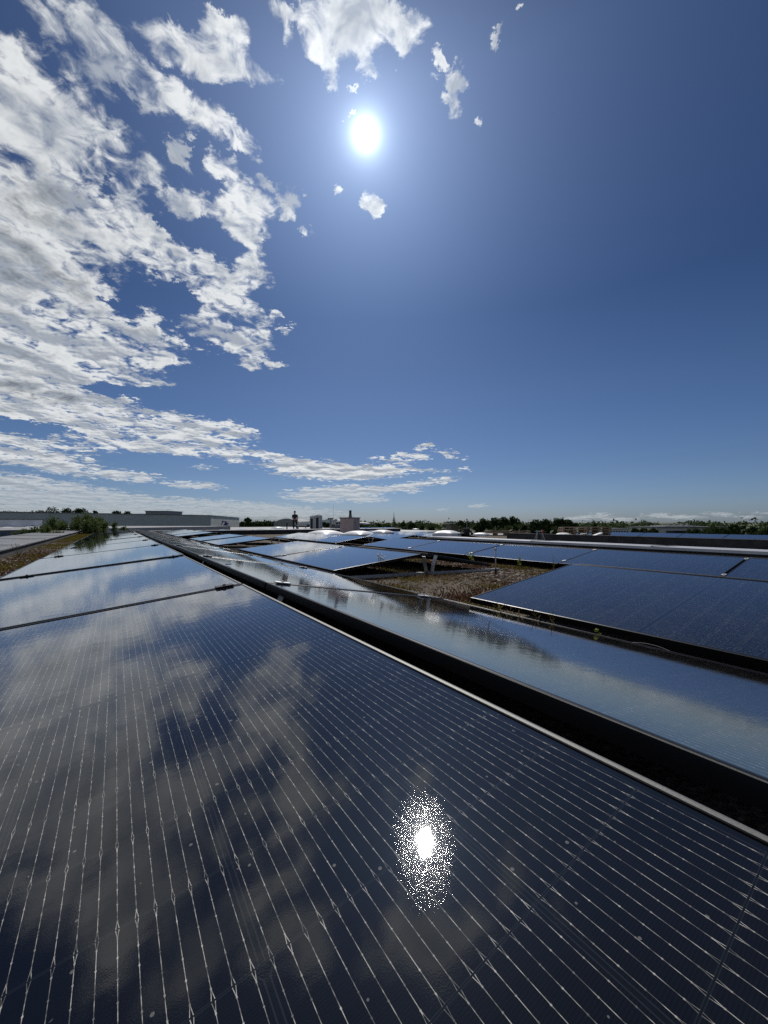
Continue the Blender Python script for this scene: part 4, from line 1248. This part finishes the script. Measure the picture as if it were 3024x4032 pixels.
# television tower
q_ = at(1551, 2057, 2600)
t = thing('television_tower', 'tall slender television tower on the horizon, with a two-tier platform and needle top', 'tower', Vector((q_.x, q_.y, 0)))
k_ = 2600 / 1514
zz_ = lambda y: (2057 - y) * k_ + CZ
g_ = MB(); g_.lathe((0, 0, 0), [(8.5, 0), (4.8, zz_(2050)), (3.8, zz_(2040)), (2.4, zz_(2034))], 14); g_.build('shaft', M_grey, t, True)
g_ = MB(); g_.lathe((0, 0, 0), [(3, zz_(2050)), (15, zz_(2048.5)), (15, zz_(2046.8)), (4, zz_(2045.6))], 18); g_.build('lower_platform', M_grey, t)
g_ = MB(); g_.lathe((0, 0, 0), [(3, zz_(2042)), (8.5, zz_(2041)), (8.5, zz_(2039.6)), (3, zz_(2038.8))], 18); g_.build('upper_platform', M_grey, t)
g_ = MB(); g_.lathe((0, 0, 0), [(2.4, zz_(2034)), (1.6, zz_(2026)), (.5, zz_(2016))], 8); g_.build('mast', M_grey, t)
q_ = at(1451, 2057, 900)
t = thing('church_spire', 'tiny thin church spire on the horizon right of the chimney', 'spire', Vector((q_.x, q_.y, 0)))
g_ = MB(); k2 = 900 / 1514; g_.box((-2, -2, 0), (2, 2, CZ + (2057 - 2063) * k2 + .2)); g_.build('tower', M_grey, t)
g_ = MB(); g_.lathe((0, 0, CZ + (2057 - 2063) * k2), [(2.2, 0), (.1, 4.8)], 8); g_.build('spire', M_grey, t)

# ------------------------------------------------------------------ rooftop equipment
ROOF2 = CZ - 0.69


def at_roof(x, depth, z_=ROOF2):
    q_ = at(x, 2057, depth); return Vector((q_.x, q_.y, z_))


def ac_tower(label, x0, x1, ytop, depth):
    q_ = at_roof((x0 + x1) / 2, depth); w_ = (x1 - x0) * depth / 1514; h_ = at(x0, ytop, depth).z - ROOF2
    t_ = thing('ventilation_cabinet', label, 'ventilation unit', q_)
    g_ = MB(); g_.box((-w_ / 2, 0, .05), (w_ / 2, .8, h_)); bevel(g_.build('casing', M_alu, t_), .05, 3)
    g_ = MB(); g_.box((-w_ * .33, -.015, .16), (w_ * .12, .01, h_ - .22)); g_.build('louvre', M_black, t_)
    g_ = MB(); g_.box((-w_ / 2 - .02, -.02, 0), (w_ / 2 + .02, .82, .049)); g_.build('plinth', M_bitumen, t_)
    g_ = MB(); g_.lathe((0, .4, h_), [(w_ * .36, 0), (w_ * .36, .03), (w_ * .3, .05)], 16); g_.build('fan_cowl', M_grey, t_)


ac_tower('shorter tall grey ventilation cabinet with a dark louvre, left of its taller twin', 1219, 1239, 2031, 31)
ac_tower('taller grey ventilation cabinet with a dark louvre beside its shorter twin', 1240, 1263, 2027, 30)
# antenna mast
q_ = at_roof(1312, 36)
t = thing('antenna_mast', 'thin tall whip antenna standing among the rooftop equipment', 'antenna', q_)
g_ = MB(); g_.tube([(0, 0, 0), (0, 0, .9)], .03, 8); g_.build('base_tube', M_grey, t)
g_ = MB(); g_.tube([(0, 0, .9), (0, 0, at(0, 1988, 36).z - ROOF2)], [.014, .006], 6); g_.build('whip', M_alu, t)
# swivelling hood on a post
q_ = at_roof(1302, 34); hh = at(0, 2046, 34).z - ROOF2
t = thing('flue_hood', 'dark hooded flue outlet on a post left of the antenna', 'flue', q_)
g_ = MB(); g_.tube([(0, 0, 0), (0, 0, hh)], [.10, .07], 10); g_.build('pipe', M_grey, t)
g_ = MB(); g_.box((-.26, -.12, hh), (.24, .12, hh + .17)); bevel(g_.build('hood', M_grey, t), .03)
g_ = MB(); g_.box((-.42, -.04, hh - .02), (-.16, .04, hh + .02)); g_.build('bracket', M_black, t)
q_ = at_roof(1322, 34.5); hh = at(0, 2054, 34).z - ROOF2
t = thing('vent_box', 'small dark box vent right of the antenna foot', 'vent', q_)
g_ = MB(); g_.tube([(0, 0, 0), (0, 0, hh)], .05, 8); g_.build('pipe', M_grey, t)
g_ = MB(); g_.box((-.13, -.1, hh - .05), (.13, .1, hh + .22)); bevel(g_.build('box', M_grey, t), .01)
q_ = at_roof(1332, 32.5); h0 = at(0, 2068, 32).z - ROOF2; h1 = at(0, 2053, 32).z - ROOF2
t = thing('air_conditioner', 'twin-fan air conditioner on a low block left of the pinkish chimney', 'air conditioner', q_)
g_ = MB(); g_.box((-.32, 0, 0), (.35, .6, h0)); bevel(g_.build('stand', M_grey, t), .01)
g_ = MB(); g_.box((-.24, .05, h0), (.24, .45, h1)); bevel(g_.build('casing', M_whitep, t), .015)
for s_ in (-.12, .12):
    g_ = MB(); g_.lathe((0, 0, 0), [(.095, 0), (.095, .015), (.03, .02)], 16); o_ = g_.build('fan_grille', M_black, t); o_.rotation_euler = (R(90), 0, 0); o_.location = (s_, .05, (h0 + h1) / 2)
q_ = at_roof(1188, 38)
t = thing('roof_table', 'low pale slab like a table beside the standing worker', 'slab', q_)
hh = at(0, 2067, 38).z - ROOF2
g_ = MB(); g_.box((-.5, -.2, hh - .06), (.45, .3, hh)); g_.build('top', M_whitep, t)
for s_ in (-.42, .34):
    g_ = MB(); g_.box((s_, -.1, 0), (s_ + .08, .2, hh - .061)); g_.build('leg', M_grey, t)
q_ = at_roof(1130, 38.4); hh = at(0, 2056, 38).z - ROOF2
t = thing('vent_pipe', 'short dark vent pipe left of the standing worker', 'vent', q_)
g_ = MB(); g_.tube([(0, 0, 0), (0, 0, hh - .05)], .06, 10); g_.build('pipe', M_bitumen, t)
g_ = MB(); g_.lathe((0, 0, hh - .05), [(.1, 0), (.1, .04), (.02, .09)], 12); g_.build('cap', M_bitumen, t)
q_ = at_roof(1302, 30)
t = thing('bucket', 'small black bucket on the pale roof left of the chimney', 'bucket', q_ + Vector((0, 0, .0)))
g_ = MB(); g_.lathe((0, 0, 0), [(.09, 0), (.14, .2), (.145, .21)], 14); g_.build('body', M_black, t)
# the chimney block
dep = 22.0
q_ = at(1378, 2092, dep); w_ = 59 * dep / 1514; hh = at(0, 2041, dep).z - q_.z
t = thing('chimney', 'pinkish rendered chimney block with a metal cap and a black flue', 'chimney', q_)
g_ = MB(); g_.box((-w_ / 2, -w_ * .45, -.1), (w_ / 2, w_ * .45, hh)); o_ = g_.build('stack', M_pink, t)
g_ = MB(); g_.box((-w_ / 2 - .035, -w_ * .45 - .035, hh), (w_ / 2 + .035, w_ * .45 + .035, hh + .05)); g_.build('coping', M_grey, t)
for s_ in (-1, 1):
    g_ = MB(); g_.tube([(s_ * w_ * .48, -w_ * .4, hh + .05), (s_ * w_ * .48, -w_ * .4, hh + .09)], .012, 6); g_.build('bolt', M_grey, t)
g_ = MB(); g_.lathe((.02, 0, hh + .05), [(.105, 0), (.105, .05), (.085, .06), (.085, .165), (.1, .17)], 16); g_.build('flue_socket', M_zinc, t)
g_ = MB(); g_.lathe((.02, 0, hh + .221), [(.07, 0), (.07, .20), (.078, .21), (.078, .235)], 16); g_.build('flue', M_black, t)
t.rotation_euler = (0, 0, R(-24))

# pallets and boards
def pallet(g_, M, l_=1.2, w_=.8):
    for k in range(5):
        y0 = -w_ / 2 + k * (w_ - .11) / 4
        g_.box((-l_ / 2, y0, .122), (l_ / 2, y0 + .11, .144), M)
    for k in range(3):
        x0 = -l_ / 2 + k * (l_ - .12) / 2
        g_.box((x0, -w_ / 2, .1), (x0 + .12, w_ / 2, .1215), M)
        for j in range(3):
            y0 = -w_ / 2 + j * (w_ - .1) / 2; g_.box((x0, y0, .022), (x0 + .12, y0 + .1, .0995), M)
    for j in range(3):
        y0 = -w_ / 2 + j * (w_ - .1) / 2; g_.box((-l_ / 2, y0, 0), (l_ / 2, y0 + .1, .0215), M)


M_wood2 = simple('weathered_timber', (0.22, 0.16, 0.11), .85, 0, .3, 7, .3)
r_ = random.Random(17)


def pallets(x, depth, zb, n_, side, rowlab):
    q_ = at(x, 2057, depth); q_.z = zb
    for k in range(n_):
        g_ = MB(); pallet(g_, None)
        o_ = g_.build('pallet', M_wood if (k + side) % 2 else M_wood2)
        o_.location = q_ + Vector((r_.uniform(-.03, .03), r_.uniform(-.03, .03), k * .1455)); o_.rotation_euler = (0, 0, R(r_.uniform(-3, 3) - 8))
        tag(o_, 'pallet in the %s, %s from bottom' % (rowlab, ORD[k].replace('nearest', 'first')), 'pallet', 'pallets stacked on the roof')


zb = CZ - .681
pallets(2252, 20.5, zb + .0, 3, 0, 'left half of the tall stack')
pallets(2345, 20.7, zb + .0, 3, 1, 'right half of the tall stack')
pallets(1952, 20.0, zb, 1, 0, 'low spread far left of the tall stack')
pallets(2040, 20.2, zb, 1, 1, 'low spread nearer the trestle')


def board(lab, x, depth, z_, l_, w_, th_, yaw, pitch=0, mat=None, name='board', cat='board'):
    q_ = at(x, 2057, depth); g_ = MB(); g_.box((-l_ / 2, -w_ / 2, 0), (l_ / 2, w_ / 2, th_)); o_ = g_.build(name, mat or M_wood2)
    o_.location = (q_.x, q_.y, z_); o_.rotation_euler = (0, R(pitch), R(yaw)); bevel(o_, .004, 1)
    return tag(o_, lab, cat)


board('thick timber beam lying along the low pallets', 1955, 19.8, zb + .155, 1.25, .14, .10, -6)
board('sloping board leaning on the end of the beam', 1998, 19.7, zb + .20, .55, .12, .03, 10, -16)
board('crooked pale plank on the low pallets nearer the trestle', 2030, 20.0, zb + .15, 1.0, .12, .04, 8, 3)
board('second crooked plank crossing the first on the low pallets', 2052, 20.1, zb + .20, .9, .10, .035, -14, -3)
board('short dark timber end at the right of the low pallets', 2064, 20.3, zb + .02, .35, .12, .12, 20, 0, M_wood)
for i, (x, l_, yaw, pit, zz2) in enumerate(((2255, .7, 20, 10, .02), (2285, .6, -30, -14, .05), (2318, .75, 15, 12, .03), (2348, .5, -10, -20, .06))):
    o_ = board('piece of white packing board below the tall pallets, %s from the left' % ORD[i].replace('nearest', 'first'), x, 19.6, zb + zz2, l_, .4, .02, yaw, pit, M_whitep, 'packing_board', 'packing board')
# trestle with a red head
q_ = at(2124, 2057, 13.2); q_.z = zb
t = thing('trestle', 'small folding trestle with grey legs and a red end, right of the low pallets', 'trestle', q_)
for s_ in (-1, 1):
    for r2 in (-1, 1):
        g_ = MB(); g_.tube([(s_ * .15, r2 * .12, 0), (s_ * .08, 0, .36)], .014, 6); g_.build('leg', M_alu, t)
g_ = MB(); g_.box((-.13, -.025, .355), (.07, .025, .39)); g_.build('top_bar', M_alu, t)
g_ = MB(); g_.box((.0705, -.04, .33), (.14, .04, .41)); bevel(g_.build('red_end', M_red, t), .01)
# black bitumen rolls
for i, (dx_, dz_, yaw) in enumerate(((0, 0, 10), (.20, 0, 30), (.44, 0, -20), (.10, .13, 25), (.30, .12, 70), (-.28, 0, 60), (.20, .24, 80))):
    q_ = at(1826, 2057, 21) + Vector((dx_, 0, 0)); q_.z = zb + .068 + dz_
    g_ = MB(); g_.lathe((0, 0, -.25), [(.02, .005), (.062, 0), (.066, .01), (.066, .37), (.062, .38), (.02, .375)], 14)
    o_ = g_.build('bitumen_roll', M_bitumen); o_.location = q_; o_.rotation_euler = (R(90), 0, R(yaw))
    tag(o_, 'black roofing roll in the heap below the narrow tree, %s' % ('topmost' if i == 6 else 'at its far left' if i == 5 else 'in the upper layer, left' if i == 3 else 'in the upper layer, right' if i == 4 else 'bottom layer, %s' % ('left', 'middle', 'right')[i]), 'roofing roll', 'heap of roofing rolls')
q_ = at_roof(1838, 24, zb)
g_ = MB(); g_.tube([(0, 0, 0), (0, 0, at(0, 2044, 24).z - zb)], .022, 8); g_.box((-.05, -.05, at(0, 2046, 24).z - zb), (.05, .05, at(0, 2043, 24).z - zb))
o_ = g_.build('roof_pole', M_grey); o_.location = q_; tag(o_, 'thin grey pole rising behind the heap of black rolls', 'pole')


# ------------------------------------------------------------------ people
def skinned(name, joints, edges, mat, parent, lev=2):
    me = bpy.data.meshes.new(name); me.from_pydata([j[0] for j in joints], edges, []); me.materials.append(mat)
    o_ = link(name, me, parent)
    sk = o_.modifiers.new('skin', 'SKIN'); sk.use_smooth_shade = True
    for i, j in enumerate(joints):
        v_ = me.skin_vertices[0].data[i]; v_.radius = j[1] if hasattr(j[1], '__len__') else (j[1], j[1])
        v_.use_root = (i == 0)
    ss = o_.modifiers.new('sub', 'SUBSURF'); ss.levels = lev; ss.render_levels = lev
    return o_


def hand(J, Ed, wrist_i, dr, side, s=1.0):
    """palm and five fingers added to a skeleton"""
    w_ = Vector(J[wrist_i][0]); dr = Vector(dr).normalized(); sd = Vector(side).normalized()
    J.append((tuple(w_ + dr * .055), (.030, .016))); pi_ = len(J) - 1; Ed.append((wrist_i, pi_))
    for k, ln in enumerate((.072, .08, .075, .058)):
        b_ = w_ + dr * .085 + sd * (-.027 + .018 * k); J.append((tuple(b_), .009)); a_ = len(J) - 1; Ed.append((pi_, a_))
        J.append((tuple(b_ + dr * ln * .5 + dr.cross(sd) * .006), .008)); J.append((tuple(b_ + dr * ln * .85 + dr.cross(sd) * .024), .0065)); Ed += [(a_, a_ + 1), (a_ + 1, a_ + 2)]
    b_ = w_ + dr * .04 - sd * .035; J.append((tuple(b_), .010)); a_ = len(J) - 1; Ed.append((pi_, a_))
    J.append((tuple(b_ + dr * .035 - sd * .018), .0085)); Ed.append((a_, a_ + 1))


def person(label, base, yaw, J, Ed, wrists, body_mat, head_c, face_dir, extra):
    t_ = thing('person', label, 'person', base); t_.rotation_euler = (0, 0, R(yaw))
    for wi, dr, sd in wrists: hand(J, Ed, wi, dr, sd)
    b_ = skinned('body', J, Ed, M_skin, t_)
    extra(t_)
    # features
    hc = Vector(head_c); fd = Vector(face_dir).normalized(); sd = fd.cross(UP).normalized()
    g_ = MB()
    n1, n2 = 12, 18; V2 = []
    for i in range(n1 + 1):
        th_ = math.pi * i / n1
        for j in range(n2):
            ph = 2 * math.pi * j / n2
            loc = sd * math.sin(th_) * math.cos(ph) * .083 + fd * math.sin(th_) * math.sin(ph) * .102 + UP * math.cos(th_) * .12
            f_ = max(0, math.sin(th_) * math.sin(ph))
            if f_ > 0 and math.cos(th_) < .25: continue_ = None
            V2.append(hc + loc + (UP * .018 - fd * .012))
    F2 = [(i * n2 + j, i * n2 + (j + 1) % n2, (i + 1) * n2 + (j + 1) % n2, (i + 1) * n2 + j) for i in range(n1) for j in range(n2) if not (3 < i and (2 <= j <= 6))]
    g_.add(V2, F2); g_.build('hair', M_cloth, t_, True)
    for s_ in (-1, 1):
        g_ = MB(); e_ = hc + fd * .088 + sd * s_ * .032 + UP * .012; g_.lathe(e_ - UP * .006, [(.001, 0), (.009, .006), (.001, .012)], 8); g_.build('eye', M_petal, t_)
        g_ = MB(); e_ = hc + sd * s_ * .082; g_.lathe(e_ - UP * .03, [(.004, 0), (.013, .02), (.012, .045), (.003, .06)], 8); g_.build('ear', M_skin, t_)
    g_ = MB(); g_.tube([hc + fd * .088 + UP * .015, hc + fd * .112 - UP * .022, hc + fd * .092 - UP * .028], [.007, .012, .006], 8); g_.build('nose', M_skin, t_)
    g_ = MB(); g_.tube([hc + fd * .089 - UP * .055 - sd * .022, hc + fd * .096 - UP * .053, hc + fd * .089 - UP * .055 + sd * .022], [.004, .006, .004], 6); g_.build('mouth', M_red, t_)
    return t_


# standing worker, seen against the sky, looking down at his hands
J = [((0, 0, .95), (.15, .10)), ((0, 0, 1.15), (.145, .10)), ((0, .0, 1.36), (.165, .105)), ((0, .01, 1.47), (.07, .06)), ((0, .03, 1.56), .052),
     ((0, .045, 1.62), (.072, .085)), ((0, .05, 1.70), (.078, .095)), ((0, .04, 1.76), (.055, .07)),
     ((.17, 0, 1.41), .058), ((.225, .01, 1.14), .046), ((.15, .20, 1.06), .036),
     ((-.17, 0, 1.41), .058), ((-.235, -.02, 1.14), .046), ((-.26, .08, .90), .034),
     ((.10, 0, .88), .098), ((.10, .02, .48), .060), ((.10, -.01, .10), .042), ((.12, .12, .035), (.045, .032)),
     ((-.11, 0, .88), .098), ((-.19, .10, .50), .060), ((-.17, .0, .10), .042), ((-.20, .12, .035), (.045, .032))]
Ed = [(0, 1), (1, 2), (2, 3), (3, 4), (4, 5), (5, 6), (6, 7), (2, 8), (8, 9), (9, 10), (2, 11), (11, 12), (12, 13), (0, 14), (14, 15), (15, 16), (16, 17), (0, 18), (18, 19), (19, 20), (20, 21)]


def clothes1(t_):
    jj = [((0, 0, .92), (.165, .115)), ((0, 0, 1.12), (.16, .112)), ((0, 0, 1.36), (.178, .118)), ((0, .0, 1.455), (.09, .08)),
          ((.18, 0, 1.40), .070), ((.215, .005, 1.20), .058), ((-.18, 0, 1.40), .070), ((-.222, -.01, 1.20), .058)]
    skinned('shirt', jj, [(0, 1), (1, 2), (2, 3), (2, 4), (4, 5), (2, 6), (6, 7)], M_cloth, t_)
    jj = [((0, 0, .98), (.16, .112)), ((.105, 0, .86), .108), ((.10, .02, .48), .080), ((.10, 0, .10), .066), ((-.11, 0, .86), .108), ((-.19, .10, .50), .082), ((-.17, .0, .10), .068)]
    skinned('trousers', jj, [(0, 1), (1, 2), (2, 3), (0, 4), (4, 5), (5, 6)], M_cloth, t_)
    for sx, ax_ in ((.10, .12), (-.175, -.20)):
        skinned('boot', [((sx, -.03, .06), (.05, .05)), ((sx, 0, .12), .055), ((ax_, .10, .04), (.048, .035)), ((ax_, .17, .032), (.04, .026))], [(0, 1), (0, 2), (2, 3)], M_black, t_)


person('worker in dark clothes standing on the roof against the sky, one hand raised before him', at_roof(1161, 38.5), 172, J, Ed,
       [(10, (-.5, .8, .1), (.2, .1, 1)), (13, (-.1, .3, -1), (.2, 1, 0))], M_cloth, (0, .05, 1.69), (0, 1, -.25), clothes1).scale = (1.22, 1.15, 1.02)

# kneeling worker in blue bending over
J = [((0, 0, .34), (.14, .11)), ((0, .16, .50), (.14, .11)), ((0, .38, .56), (.16, .11)), ((0, .48, .55), (.07, .06)), ((0, .55, .54), .052),
     ((0, .60, .50), (.07, .08)), ((0, .64, .44), (.076, .09)), ((0, .66, .38), (.05, .06)),
     ((.18, .38, .52), .056), ((.24, .46, .30), .045), ((.18, .58, .10), .034),
     ((-.18, .38, .52), .056), ((-.24, .46, .30), .045), ((-.18, .58, .10), .034),
     ((.11, 0, .30), .10), ((.15, .30, .10), .062), ((.14, -.08, .07), .045), ((.14, -.20, .05), (.04, .035)),
     ((-.11, 0, .30), .10), ((-.16, .30, .10), .062), ((-.15, -.08, .07), .045), ((-.15, -.20, .05), (.04, .035))]


def clothes2(t_):
    jj = [((0, .0, .36), (.155, .125)), ((0, .16, .51), (.155, .125)), ((0, .38, .57), (.175, .125)), ((.185, .38, .52), .07), ((.245, .46, .31), .058), ((.19, .57, .13), .046), ((-.185, .38, .52), .07), ((-.245, .46, .31), .058), ((-.19, .57, .13), .046)]
    skinned('jacket', jj, [(0, 1), (1, 2), (2, 3), (3, 4), (4, 5), (2, 6), (6, 7), (7, 8)], M_blue, t_)
    jj = [((0, 0, .34), (.15, .12)), ((.11, 0, .29), .108), ((.15, .29, .11), .078), ((.14, -.08, .08), .06), ((-.11, 0, .29), .108), ((-.16, .29, .11), .078), ((-.15, -.08, .08), .06)]
    skinned('trousers', jj, [(0, 1), (1, 2), (2, 3), (0, 4), (4, 5), (5, 6)], M_blue, t_)


person('worker in blue kneeling and bending over on the roof before the grey hall', at_roof(893, 44, CZ - .40), 70, J, Ed,
       [(10, (0, .6, -.5), (1, 0, 0)), (13, (0, .6, -.5), (1, 0, 0))], M_blue, (0, .635, .45), (0, .35, -1), clothes2)
